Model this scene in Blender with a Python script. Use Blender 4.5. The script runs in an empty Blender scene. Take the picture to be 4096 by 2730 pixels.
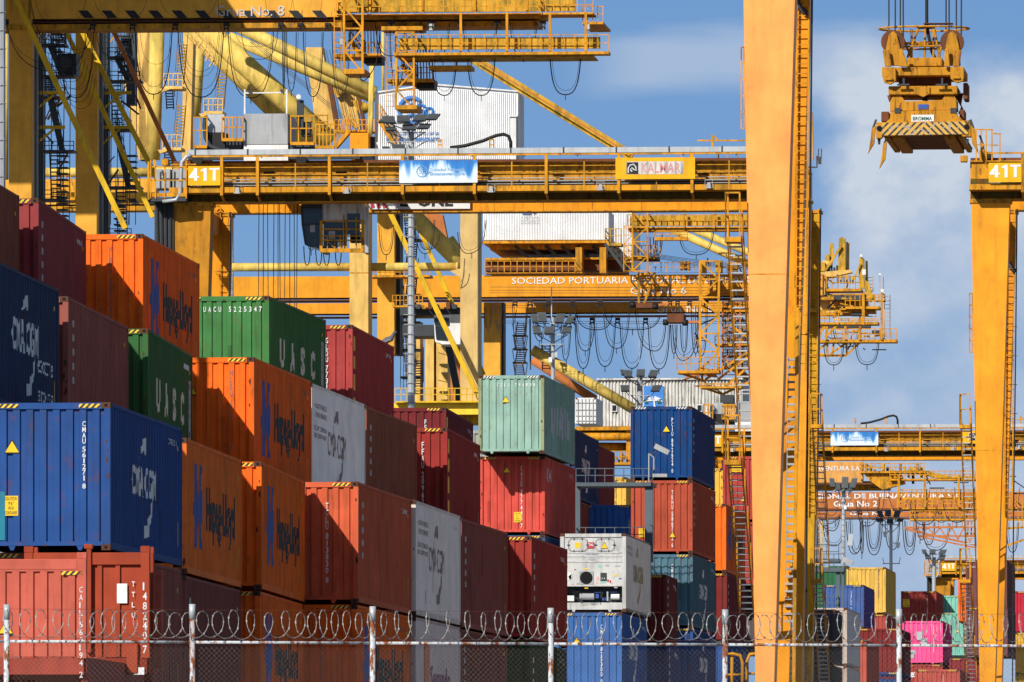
import bpy, bmesh, math, random
from mathutils import Vector, Matrix
random.seed(7)
R = math.radians
F = 40000.0          # focal length in photograph pixels (4096 wide)
CX, HY = 2048.0, 3400.0   # principal column and horizon row of the photograph

# ---------------------------------------------------------------- camera, sky, sun, exposure
scn = bpy.context.scene
cam_d = bpy.data.cameras.new('camera'); cam = bpy.data.objects.new('camera', cam_d)
scn.collection.objects.link(cam); scn.camera = cam
cam_d.sensor_width = 36; cam_d.lens = 36 * F / 4096.0
cam_d.shift_y = (HY - 1365.0) / 4096.0
cam.rotation_euler = (R(90), 0, 0); cam.location = (0, 0, 0)
cam_d.clip_start = 1; cam_d.clip_end = 20000
SUN = Vector((0.62, 1.0, -0.76)).normalized()      # direction in which the sunlight travels
sun_d = bpy.data.lights.new('sun', 'SUN'); sun = bpy.data.objects.new('sun', sun_d)
scn.collection.objects.link(sun)
sun_d.energy = 5.0; sun_d.angle = R(0.5); sun_d.color = (1.0, 0.93, 0.82)
sun.rotation_euler = SUN.to_track_quat('-Z', 'Y').to_euler(); sun.location = (-40, -40, 60)
elev = math.asin(-SUN.z); az = math.atan2(-SUN.x, -SUN.y)
world = bpy.data.worlds.new('World'); scn.world = world; world.use_nodes = True
nt = world.node_tree; nt.nodes.clear()
def N(nt, t, **k):
    n = nt.nodes.new(t)
    for a, b in k.items(): setattr(n, a, b)
    return n
def ramp(nt, stops, fac, interp='LINEAR'):
    n = N(nt, 'ShaderNodeValToRGB'); cr = n.color_ramp; cr.interpolation = interp
    while len(cr.elements) < len(stops): cr.elements.new(0.5)
    for e, (p, c) in zip(cr.elements, stops):
        e.position = p; e.color = (c[0], c[1], c[2], 1) if hasattr(c, '__len__') else (c, c, c, 1)
    nt.links.new(fac, n.inputs[0]); return n
out = N(nt, 'ShaderNodeOutputWorld')
sky = N(nt, 'ShaderNodeTexSky', sky_type='NISHITA'); sky.sun_disc = False
sky.sun_elevation = elev; sky.sun_rotation = az; sky.air_density = 1.0; sky.dust_density = 0.6
bg1 = N(nt, 'ShaderNodeBackground'); bg1.inputs[1].default_value = 0.07
nt.links.new(sky.outputs[0], bg1.inputs[0])
tc = N(nt, 'ShaderNodeTexCoord'); sep = N(nt, 'ShaderNodeSeparateXYZ'); nt.links.new(tc.outputs['Generated'], sep.inputs[0])
# clear blue air low over the port, with soft clouds that thicken low in the east
grad = ramp(nt, [(0.0, (0.33, 0.47, 0.66)), (0.3, (0.25, 0.42, 0.69)), (0.62, (0.205, 0.385, 0.68)), (1.0, (0.17, 0.345, 0.65))],
            N(nt, 'ShaderNodeMath').outputs[0])
mul = grad.inputs[0].links[0].from_node; mul.operation = 'MULTIPLY'; mul.inputs[1].default_value = 11.0
nt.links.new(sep.outputs[2], mul.inputs[0])
def M2(op, x, y=None, z=None):
    n = N(nt, 'ShaderNodeMath', operation=op)
    for i, q in enumerate((x, y, z)):
        if q is None: continue
        if isinstance(q, (int, float)): n.inputs[i].default_value = q
        else: nt.links.new(q, n.inputs[i])
    return n.outputs[0]
def band(v, lo, hi):
    n = N(nt, 'ShaderNodeMapRange'); n.interpolation_type = 'SMOOTHSTEP'; n.inputs[1].default_value = lo; n.inputs[2].default_value = hi; nt.links.new(v, n.inputs[0]); return n.outputs[0]
def cnoise(sc, det, rough=0.5):
    mp = N(nt, 'ShaderNodeMapping'); nt.links.new(tc.outputs['Generated'], mp.inputs[0]); mp.inputs['Scale'].default_value = sc; mp.inputs['Location'].default_value = (3.35, 0.6, 0.42)
    n = N(nt, 'ShaderNodeTexNoise'); n.inputs['Scale'].default_value = 1.0; n.inputs['Detail'].default_value = det; n.inputs['Roughness'].default_value = rough; nt.links.new(mp.outputs[0], n.inputs['Vector']); return n.outputs[0]
X_, Z_ = sep.outputs[0], sep.outputs[2]
nA = cnoise((55, 55, 70), 5); nB = cnoise((24, 24, 130), 4); nC = cnoise((150, 150, 190), 6, 0.55)
zw = M2('MULTIPLY_ADD', nB, 0.010, Z_)                       # wavy thin cloud band
wisp = M2('MULTIPLY', M2('MULTIPLY', band(zw, 0.0790, 0.0822), band(zw, 0.0880, 0.0852)), band(X_, 0.004, 0.014))
wisp = M2('MULTIPLY', wisp, M2('SUBTRACT', 1.0, band(X_, 0.036, 0.041)))
xn = M2('MULTIPLY_ADD', nA, 0.026, X_); zn = M2('MULTIPLY_ADD', nA, -0.016, Z_)
cum = M2('MULTIPLY', band(xn, 0.041, 0.049), band(zn, 0.0735, 0.0655))
tex = M2('MULTIPLY_ADD', nC, 1.9, -0.12); low = M2('MULTIPLY_ADD', band(Z_, 0.050, 0.070), 0.62, 0.42)
cum = M2('MULTIPLY', M2('MULTIPLY', cum, tex), low)
soft = M2('MULTIPLY', band(nA, 0.50, 0.66), 0.25)
cl_ = M2('MINIMUM', M2('ADD', M2('ADD', M2('MULTIPLY', wisp, 0.45), cum), M2('MULTIPLY', soft, band(Z_, 0.066, 0.05))), 0.95)
class _O: outputs = [cl_]
cl = _O()
mixc = N(nt, 'ShaderNodeMixRGB'); nt.links.new(cl.outputs[0], mixc.inputs[0]); nt.links.new(grad.outputs[0], mixc.inputs[1])
mixc.inputs[2].default_value = (0.64, 0.71, 0.81, 1)
bg2 = N(nt, 'ShaderNodeBackground'); nt.links.new(mixc.outputs[0], bg2.inputs[0]); bg2.inputs[1].default_value = 0.92
mx = N(nt, 'ShaderNodeMixShader'); fz = ramp(nt, [(0.095, 0.0), (0.15, 1.0)], sep.outputs[2])
nt.links.new(fz.outputs[0], mx.inputs[0]); nt.links.new(bg2.outputs[0], mx.inputs[1]); nt.links.new(bg1.outputs[0], mx.inputs[2])
nt.links.new(mx.outputs[0], out.inputs[0])
scn.view_settings.view_transform = 'Standard'; scn.view_settings.look = 'None'
scn.view_settings.exposure = 0.04; scn.view_settings.gamma = 1.0
scn.cycles.max_bounces = 5; scn.cycles.diffuse_bounces = 3

# ---------------------------------------------------------------- helpers
C = scn.collection
def paint(name, rgb, rough=0.62, grime=0.35, rust=0.0, dirt=(0.055, 0.04, 0.025), rustc=(0.16, 0.045, 0.015), spec=0.12, sc=1.0, metal=0.0, algae=0.0, rth=0.575):
    m = bpy.data.materials.new(name); m.use_nodes = True; t = m.node_tree; b = t.nodes['Principled BSDF']
    b.inputs['Roughness'].default_value = rough; b.inputs['Specular IOR Level'].default_value = spec; b.inputs['Metallic'].default_value = metal
    co = N(t, 'ShaderNodeTexCoord'); oi = N(t, 'ShaderNodeObjectInfo')
    va = N(t, 'ShaderNodeVectorMath', operation='MULTIPLY_ADD'); va.inputs[1].default_value = (1, 1, 1)
    sc3 = N(t, 'ShaderNodeVectorMath', operation='SCALE'); sc3.inputs[0].default_value = (61.0, 37.0, 23.0); t.links.new(oi.outputs['Random'], sc3.inputs['Scale'])
    t.links.new(co.outputs['Object'], va.inputs[0]); t.links.new(sc3.outputs[0], va.inputs[2])
    def noise(scale, s3, det=4, ro=0.6):
        mpn = N(t, 'ShaderNodeMapping'); mpn.inputs['Scale'].default_value = s3; t.links.new(va.outputs[0], mpn.inputs[0])
        n = N(t, 'ShaderNodeTexNoise'); n.inputs['Scale'].default_value = scale * sc; n.inputs['Detail'].default_value = det; n.inputs['Roughness'].default_value = ro
        t.links.new(mpn.outputs[0], n.inputs['Vector']); return n.outputs[0]
    col = None
    n1 = noise(0.9, (1, 1, 1), 3)
    r1 = ramp(t, [(0.3, [c * 0.84 for c in rgb]), (0.7, [min(1, c * 1.1) for c in rgb])], n1); col = r1.outputs[0]
    def mix(fac, c2, amt):
        nonlocal col
        mm = N(t, 'ShaderNodeMath', operation='MULTIPLY'); mm.inputs[1].default_value = amt; t.links.new(fac, mm.inputs[0])
        mr = N(t, 'ShaderNodeMixRGB'); t.links.new(mm.outputs[0], mr.inputs[0]); t.links.new(col, mr.inputs[1]); mr.inputs[2].default_value = (*c2, 1); col = mr.outputs[0]
    if grime > 0:
        mix(ramp(t, [(0.50, 0.0), (0.72, 1.0)], noise(2.2, (1.6, 1.6, 0.16), 5)).outputs[0], dirt, grime)
    if algae > 0:
        mix(ramp(t, [(0.47, 0.0), (0.64, 1.0)], noise(1.3, (1.3, 1.3, 0.5), 6, 0.7)).outputs[0], (0.10, 0.105, 0.02), algae)
    if rust > 0:
        mix(ramp(t, [(rth, 0.0), (rth+.06, 1.0)], noise(3.1, (1, 1, 0.5), 7, 0.7)).outputs[0], rustc, rust)
        mix(ramp(t, [(0.57, 0.0), (0.66, 1.0)], noise(1.2, (2.5, 2.5, 0.12), 5, 0.7)).outputs[0], rustc, rust * 0.7)
    t.links.new(col, b.inputs['Base Color'])
    return m
def flat(name, rgb, rough=0.6, spec=0.3, metal=0.0):
    m = bpy.data.materials.new(name); m.use_nodes = True; t = m.node_tree; b = t.nodes['Principled BSDF']
    b.inputs['Roughness'].default_value = rough; b.inputs['Specular IOR Level'].default_value = spec; b.inputs['Metallic'].default_value = metal
    co = N(t, 'ShaderNodeTexCoord'); n = N(t, 'ShaderNodeTexNoise'); n.inputs['Scale'].default_value = 3.0; t.links.new(co.outputs['Object'], n.inputs['Vector'])
    r = ramp(t, [(0.3, [c * 0.86 for c in rgb]), (0.7, [min(1, c * 1.08) for c in rgb])], n.outputs[0]); t.links.new(r.outputs[0], b.inputs['Base Color'])
    return m

class MB:
    """collects shapes, then links them as ONE mesh object"""
    def __init__(s): s.v = []; s.f = []
    def add(s, vs, fs):
        o = len(s.v); s.v += [tuple(v) for v in vs]; s.f += [tuple(i + o for i in f) for f in fs]; return s
    def box(s, x0, x1, y0, y1, z0, z1):
        if x0 > x1: x0, x1 = x1, x0
        if y0 > y1: y0, y1 = y1, y0
        if z0 > z1: z0, z1 = z1, z0
        return s.add([(x0,y0,z0),(x1,y0,z0),(x1,y1,z0),(x0,y1,z0),(x0,y0,z1),(x1,y0,z1),(x1,y1,z1),(x0,y1,z1)],
              [(0,3,2,1),(4,5,6,7),(0,1,5,4),(1,2,6,5),(2,3,7,6),(3,0,4,7)])
    def hexa(s, b, t):   # bottom quad, top quad (same winding, counter-clockwise from above)
        return s.add(list(b) + list(t), [(0,3,2,1),(4,5,6,7),(0,1,5,4),(1,2,6,5),(2,3,7,6),(3,0,4,7)])
    def bar(s, a, b, w, h=None, up=(0,0,1)):
        a = Vector(a); b = Vector(b); d = (b - a)
        if d.length < 1e-6: return s
        d.normalize(); u = Vector(up)
        if abs(d.dot(u)) > 0.98: u = Vector((0,1,0))
        sd = d.cross(u).normalized(); u = sd.cross(d); h = h or w
        q = [(-.5,-.5),(.5,-.5),(.5,.5),(-.5,.5)]
        return s.add([a + sd*w*i + u*h*j for i,j in q] + [b + sd*w*i + u*h*j for i,j in q], [(0,3,2,1),(4,5,6,7),(0,1,5,4),(1,2,6,5),(2,3,7,6),(3,0,4,7)])
    def tube(s, pts, r, n=8, r2=None):
        pts = [Vector(p) for p in pts]; o = len(s.v); m = len(pts)
        u = None
        for i, p in enumerate(pts):
            d = (pts[min(i+1,m-1)] - pts[max(i-1,0)]).normalized()
            if u is None:
                u = Vector((0,0,1)) if abs(d.z) < 0.9 else Vector((0,1,0))
            sd = d.cross(u)
            if sd.length < 1e-4: sd = d.cross(Vector((1,0,0)))
            sd.normalize(); u = sd.cross(d).normalized()
            rr = r if r2 is None else r + (r2 - r) * i / max(1, m-1)
            for k in range(n):
                a = 2*math.pi*k/n; s.v.append(tuple(p + sd*math.cos(a)*rr + u*math.sin(a)*rr))
        for i in range(m-1):
            for k in range(n):
                a = o+i*n+k; b = o+i*n+(k+1)%n; s.f.append((a, b, b+n, a+n))
        s.f.append(tuple(o+k for k in range(n))[::-1]); s.f.append(tuple(o+(m-1)*n+k for k in range(n)))
        return s
    def prism(s, poly, y0, y1, ax='y'):   # polygon in (x,z) swept along y; ax='x': polygon in (y,z) swept along x
        n = len(poly)
        if ax == 'y': vs = [(p[0], y0, p[1]) for p in poly] + [(p[0], y1, p[1]) for p in poly]
        elif ax == 'x': vs = [(y0, p[0], p[1]) for p in poly] + [(y1, p[0], p[1]) for p in poly]
        else: vs = [(p[0], p[1], y0) for p in poly] + [(p[0], p[1], y1) for p in poly]
        return s.add(vs, [tuple(range(n)), tuple(range(2*n-1, n-1, -1))] + [(i, i+n, (i+1)%n+n, (i+1)%n) for i in range(n)])
    def build(s, name, mat, parent=None, bev=0.0, smooth=False):
        me = bpy.data.meshes.new(name); me.from_pydata(s.v, [], s.f); me.validate()
        bm = bmesh.new(); bm.from_mesh(me); bmesh.ops.recalc_face_normals(bm, faces=bm.faces); bm.to_mesh(me); bm.free()
        if smooth:
            for p in me.polygons: p.use_smooth = True
        me.materials.append(mat)
        o = bpy.data.objects.new(name, me); C.objects.link(o)
        if parent: o.parent = parent
        if bev:
            b = o.modifiers.new('bevel', 'BEVEL'); b.width = bev; b.segments = 1; b.limit_method = 'ANGLE'
        return o
def tag(o, label=None, cat=None, group=None, kind=None):
    if label: o['label'] = label
    if cat: o['category'] = cat
    if group: o['group'] = group
    if kind: o['kind'] = kind
    return o
def thing(name, label, cat, loc=(0,0,0), rz=0.0, group=None):
    o = bpy.data.objects.new(name, None); C.objects.link(o); o.location = loc; o.rotation_euler = (0,0,rz); o.empty_display_size = 0.3
    return tag(o, label, cat, group)
def link_part(me, name, parent, mat=None, loc=None):
    o = bpy.data.objects.new(name, me); C.objects.link(o); o.parent = parent
    if loc: o.location = loc
    if mat:
        o.material_slots[0].link = 'OBJECT'; o.material_slots[0].material = mat
    return o
_tx = {}
def text_geo(s, w=None, h=None, stretch=True, spacing=1.0, align='LEFT', bold=0.0):
    """2-D letter outlines as (verts, faces), lower left at 0,0, fitted to w x h"""
    key = (s, spacing, bold)
    if key not in _tx:
        cu = bpy.data.curves.new('t', 'FONT'); cu.body = s; cu.size = 1.0; cu.space_character = spacing; cu.resolution_u = 2; cu.offset = bold
        ob = bpy.data.objects.new('t', cu); C.objects.link(ob)
        dg = bpy.context.evaluated_depsgraph_get(); me = ob.evaluated_get(dg).to_mesh()
        vs = [(v.co.x, v.co.y) for v in me.vertices]; fs = [tuple(p.vertices) for p in me.polygons]
        ob.evaluated_get(dg).to_mesh_clear(); bpy.data.objects.remove(ob); bpy.data.curves.remove(cu); _tx[key] = (vs, fs)
    vs, fs = _tx[key]
    x0 = min(v[0] for v in vs); x1 = max(v[0] for v in vs); y0 = min(v[1] for v in vs); y1 = max(v[1] for v in vs)
    sx = (w / (x1-x0)) if w else None; sy = (h / (y1-y0)) if h else None
    sx = sx or sy; sy = sy or sx
    return [((a-x0)*sx, (b-y0)*sy) for a, b in vs], fs
def put_front(mb, geo, x, y, z):    # letters facing -y
    vs, fs = geo; mb.add([(x+a, y, z+b) for a, b in vs], fs)
def P(px, py, Y): return Vector(((px-CX)*Y/F, Y, (HY-py)*Y/F))

# ---------------------------------------------------------------- materials
YEL = (0.78, 0.36, 0.022)
M = {}
M['crane'] = paint('crane_paint', (0.68, 0.30, 0.016), 0.55, 0.65, 0.6, algae=0.5)
M['leg2'] = paint('beam_paint', (0.78, 0.30, 0.014), 0.45, 0.3, 0.25); M['sign_y'] = paint('board_yellow', (0.80, 0.42, 0.015), 0.45, 0.25, 0.0); M['letter_fr'] = None
M['crane_dirty'] = paint('crane_paint_weathered', (0.62, 0.28, 0.018), 0.55, 0.75, 0.8, dirt=(.03,.025,.012), algae=0.65)
M['leg'] = paint('leg_paint', (0.82, 0.335, 0.022), 0.5, 0.2, 0.15, algae=0.12)
M['leg_olive'] = paint('leg_paint_olive', (0.62, 0.34, 0.015), 0.55, 0.4, 0.2, algae=0.45)
M['leg_worn_shade'] = paint('leg_paint_weathered_shade', (0.52, 0.22, 0.015), 0.6, 0.6, 0.4, algae=0.35)  # weathered paint, darkened to stand in for the shade on these legs
M['leg_pale'] = paint('leg_paint_pale_orange', (0.92, 0.385, 0.105), 0.5, 0.12, 0.12, algae=0.06, rustc=(.45,.14,.04))  # paler orange than the other legs
M['lichen'] = paint('lichen_yellow', (0.60, 0.34, 0.035), 0.6, 0.55, 0.35, algae=0.75)
M['pale'] = paint('faded_yellow', (0.76, 0.48, 0.14), 0.6, 0.3, 0.0, algae=0.3)
M['tubey'] = paint('tube_yellow', (0.74, 0.53, 0.13), 0.6, 0.4, 0.0, algae=0.4)
M['stsleg'] = paint('quay_leg', (0.76, 0.38, 0.05), 0.5, 0.15, 0.05, algae=0.15)
M['brace'] = paint('brace_yellow', (0.72, 0.44, 0.02), 0.5, 0.25, 0.1, algae=0.3)
M['orange_old'] = paint('faded_orange_red', (0.50, 0.17, 0.05), 0.6, 0.4, 0.3)
M['rust'] = paint('rusty_steel', (0.16, 0.06, 0.03), 0.8, 0.5, 0.4)
M['grey'] = paint('grey_steel', (0.36, 0.38, 0.40), 0.5, 0.4, 0.08)
M['galv'] = paint('galvanised', (0.45, 0.49, 0.53), 0.45, 0.35, 0.12, metal=0.2)
M['galv_rust'] = paint('galvanised_rusty', (0.52, 0.57, 0.62), 0.5, 0.3, 1.0, metal=0.0, sc=2.6, rustc=(0.22,0.07,0.025), rth=0.50)
M['wire_brown'] = flat('weathered_wire', (0.22, 0.20, 0.18), 0.7)
M['razor'] = paint('razor_wire_metal', (0.44, 0.42, 0.39), 0.5, 0.3, 0.5, sc=4.0)
M['dgrey'] = paint('dark_grey_steel', (0.055, 0.065, 0.075), 0.5, 0.3, 0.1)
M['black'] = flat('black_rubber', (0.012, 0.012, 0.013), 0.6)
M['cable'] = flat('cable_black', (0.02, 0.02, 0.022), 0.7)
M['rope'] = flat('greasy_rope', (0.03, 0.03, 0.032), 0.6)
M['pale2'] = paint('beige_yellow', (0.62,0.43,0.17), 0.6, 0.25, 0.0)
M['brace2'] = paint('sill_yellow', (0.85,0.56,0.05), 0.5, 0.2, 0.05)
M['stsgirder'] = paint('girder_orange', (0.72, 0.30, 0.02), 0.5, 0.2, 0.1)
M['fadedor'] = paint('faded_orange', (0.66, 0.33, 0.09), 0.6, 0.25, 0.1)
M['dgrey2'] = paint('blue_grey_steel', (0.10, 0.13, 0.16), 0.5, 0.3, 0.1)
M['sky_blue'] = flat('emblem_blue', (0.05, 0.22, 0.62))
M['letter_bl'] = flat('mid_blue_lettering', (0.08, 0.20, 0.50))
M['mould_shade'] = paint('mould_shade_paint', (0.11, 0.065, 0.012), 0.7, 0.9, 0.5, dirt=(0.012,0.012,0.006), algae=0.7, sc=1.5)  # mould stains, darkened further to carry the shade under the walkway
M['spreader'] = paint('battered_paint', (0.52, 0.24, 0.02), 0.7, 0.95, 0.9, dirt=(0.05,0.03,0.015), sc=2.2)
M['white'] = paint('white_paint', (0.72, 0.73, 0.74), 0.5, 0.3, 0.05, dirt=(0.2,0.19,0.17))
M['white_sheet'] = paint('white_sheet', (0.80, 0.82, 0.85), 0.5, 0.25, 0.0, dirt=(0.42,0.43,0.42))
M['white_dirty'] = paint('white_sheet_dirty', (0.62, 0.62, 0.60), 0.6, 0.9, 0.1, dirt=(0.09,0.075,0.065), sc=1.6)
M['letter_w'] = flat('white_lettering', (0.74, 0.76, 0.78), 0.6)
M['letter_g'] = flat('grey_lettering', (0.50, 0.51, 0.53), 0.6)
M['letter_fr'] = flat('faded_red_lettering', (0.60, 0.26, 0.27))
M['letter_k'] = flat('black_lettering', (0.015, 0.016, 0.02), 0.6)
M['letter_gr'] = flat('green_lettering', (.02,.13,.09))
M['letter_b'] = flat('blue_lettering', (0.03, 0.09, 0.36), 0.6)
M['letter_r'] = flat('red_lettering', (0.45, 0.035, 0.06), 0.6)
M['letter_br'] = flat('brown_lettering', (0.20, 0.13, 0.13), 0.6)
M['sticker'] = flat('yellow_sticker', (0.85, 0.55, 0.02), 0.5)
M['glass'] = flat('dark_glass', (0.02, 0.03, 0.035), 0.12, 0.5)
M['lampg'] = flat('lamp_glass', (0.07, 0.075, 0.08), 0.5, 0.3)
M['casting'] = paint('rusty_casting', (0.10, 0.045, 0.03), 0.8, 0.3, 0.3)
M['hole'] = flat('dark_hole', (0.006, 0.006, 0.006), 0.9)
def stripes(name, a, b, scale, slope=1.0, coord='xz', duty=0.5):
    m = bpy.data.materials.new(name); m.use_nodes = True; t = m.node_tree; bs = t.nodes['Principled BSDF']; bs.inputs['Roughness'].default_value = 0.5
    co = N(t, 'ShaderNodeTexCoord'); sp = N(t, 'ShaderNodeSeparateXYZ'); t.links.new(co.outputs['Object'], sp.inputs[0])
    ma = N(t, 'ShaderNodeMath', operation='MULTIPLY_ADD'); ma.inputs[1].default_value = slope
    t.links.new(sp.outputs[2], ma.inputs[0]); t.links.new(sp.outputs[0], ma.inputs[2])
    ms = N(t, 'ShaderNodeMath', operation='MULTIPLY'); ms.inputs[1].default_value = scale; t.links.new(ma.outputs[0], ms.inputs[0])
    fr = N(t, 'ShaderNodeMath', operation='FRACT'); t.links.new(ms.outputs[0], fr.inputs[0])
    r = ramp(t, [(0.0, a), (duty, b)], fr.outputs[0], 'CONSTANT'); t.links.new(r.outputs[0], bs.inputs['Base Color'])
    return m
M['hazard'] = stripes('hazard_tape', (0.015, 0.015, 0.015), (0.85, 0.55, 0.03), 1/0.115, -1.0)
M['hazard_w'] = stripes('white_hazard_tape', (0.015, 0.015, 0.015), (0.75, 0.75, 0.7), 1/0.115, -1.0)

# ---------------------------------------------------------------- ground
g = MB(); n = 12000
g.add([(-n,-200,-1.6),(n,-200,-1.6),(n,120,-1.6),(-n,120,-1.6),(-n,146,-0.12),(n,146,-0.12),(n,n,-0.12),(-n,n,-0.12)], [(0,1,2,3),(3,2,5,4),(4,5,6,7)])
tag(g.build('ground', paint('concrete_ground', (0.17, 0.155, 0.135), 0.9, 0.4, 0.0)), kind='structure')

# ---------------------------------------------------------------- containers
CW, CH, CL = 2.438, 2.896, 12.19
def corr(t, pitch=0.278, outer=0.10, slope=0.045, depth=0.036):
    """inward offset of the corrugated sheet at distance t"""
    u = t % pitch
    if u < outer: return 0.0
    if u < outer + slope: return depth * (u - outer) / slope
    if u < pitch - slope: return depth
    return depth * (pitch - u) / slope
def breaks(a, b, pitch=0.278, outer=0.10, slope=0.045):
    r = {round(a, 5), round(b, 5)}; k = int(a // pitch) - 1
    while k * pitch < b:
        for q in (0, outer, outer+slope, pitch-slope):
            t = k*pitch + q
            if a < t < b: r.add(round(t, 5))
        k += 1
    return sorted(r)
EP = dict(pitch=0.262, outer=0.125, slope=0.022)
def dry_meshes(L, H):
    d = {}
    w2 = CW/2; zb, zt = 0.16, H-0.11
    m = MB()          # front end wall: panel between the posts, vertical ribs
    xs = [t-w2 for t in breaks(0.10, CW-0.10, **EP)]
    vs = []; 
    for x in xs:
        o = 0.03 + corr(x+w2+1e-6, depth=0.045, **EP); vs += [(x, o, zb), (x, o, zt)]
    m.add(vs, [(2*i, 2*i+2, 2*i+3, 2*i+1) for i in range(len(xs)-1)])
    d['end_wall'] = m
    m = MB()          # far end wall
    m.add([(-w2+.08, L-.04, zb), (w2-.08, L-.04, zb), (w2-.08, L-.04, zt), (-w2+.08, L-.04, zt)], [(0,1,2,3)])
    d['rear_wall'] = m
    m = MB()
    ys = breaks(0.12, L-0.12); vs = []
    for y in ys:
        o = w2 - 0.012 - corr(y+1e-6); vs += [(o, y, zb), (o, y, H-0.07)]
    m.add(vs, [(2*i, 2*i+2, 2*i+3, 2*i+1) for i in range(len(ys)-1)])
    d['side_wall'] = m
    m = MB(); m.box(-w2+.03, w2-.03, 0.05, L-.05, H-.03, H-.012); d['roof'] = m
    m = MB(); m.box(-w2+.03, w2-.03, 0.05, L-.05, 0.13, 0.16); d['floor'] = m
    m = MB(); m.box(-.06, .06, 0, 0.14, 0.118, H-0.118); d['corner_post'] = m
    m = MB()
    for y0, y1 in ((0.012, 0.1), (L-0.1, L-0.012)):
        m.box(-w2+.13, w2-.13, y0, y1, H-0.13, H-0.008); m.box(-w2+.13, w2-.13, y0, y1, 0.09, 0.17)
    for sx in (-1, 1):
        a, b = sorted((sx*(w2-0.004), sx*(w2-0.07)))
        m.box(a, b, 0.18, L-0.18, H-0.075, H-0.01); m.box(a, b, 0.18, L-0.18, 0.03, 0.165)
    for x in (-0.72, 0.62):
        m.prism([(x-.07,.09),(x+.07,.09),(x+.03,0),(x-.03,0)], 0.02, 0.07)
    d['rails'] = m
    m = MB(); m.box(-.089,.089,-.081,.081,-.059,.059); d['corner_casting'] = m
    m = MB(); m.tube([(0,-.0835,0),(0,-.075,0)], 0.032, 10); d['hole'] = m
    return d
def mk(d):
    r = {}
    for k, m in d.items():
        me = bpy.data.meshes.new(k); me.from_pydata(m.v, [], m.f); bm = bmesh.new(); bm.from_mesh(me)
        bmesh.ops.recalc_face_normals(bm, faces=bm.faces); bm.to_mesh(me); bm.free(); me.materials.append(M['grey']); r[k] = me
    return r
def shallow_wall():
    m = MB(); ys = breaks(0.12, CL-0.12, .278, .06, .079); vs = []
    for y in ys:
        o = CW/2 - 0.012 - corr(y+1e-6, .278, .06, .079, .036); vs += [(o, y, .15), (o, y, CH-0.07)]
    return m.add(vs, [(2*i, 2*i+2, 2*i+3, 2*i+1) for i in range(len(ys)-1)])
SHALLOW = mk({'side_panel': shallow_wall()})['side_panel']
MESH40 = mk(dry_meshes(CL, CH)); MESH20 = mk(dry_meshes(6.06, 2.591)); MESH40S = mk(dry_meshes(CL, 2.591))
_cm = {}
def cmat(rgb, rust=0.12, grime=0.25):
    k = (rgb, rust, grime)
    if k not in _cm: _cm[k] = paint('container_paint', rgb, 0.72, grime, rust, sc=1.3, spec=0.06)
    return _cm[k]
def on_side(mb, geo, y, z, L=CL, smooth=False, eps=0.006):
    """letters painted on the corrugated right side wall, reading from near to far"""
    vs, fs = geo
    bm = bmesh.new(); bv = [bm.verts.new((0, y+a, z+b)) for a, b in vs]
    for f in fs:
        try: bm.faces.new([bv[i] for i in f])
        except ValueError: pass
    if not smooth:
        a = min(v[0] for v in vs)+y; b = max(v[0] for v in vs)+y
        for t in breaks(a, b)[1:-1]:
            bmesh.ops.bisect_plane(bm, geom=bm.verts[:]+bm.edges[:]+bm.faces[:], plane_co=(0,t,0), plane_no=(0,1,0), dist=1e-5)
    bm.verts.index_update()
    mb.add([((CW/2 - 0.012 - (0 if smooth else corr(v.co.y+1e-6)) + eps), v.co.y, v.co.z) for v in bm.verts], [tuple(v.index for v in f.verts) for f in bm.faces])
    bm.free()
def poly_geo(pts): return [(p[0], p[1]) for p in pts], [tuple(range(len(pts)))]
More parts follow.
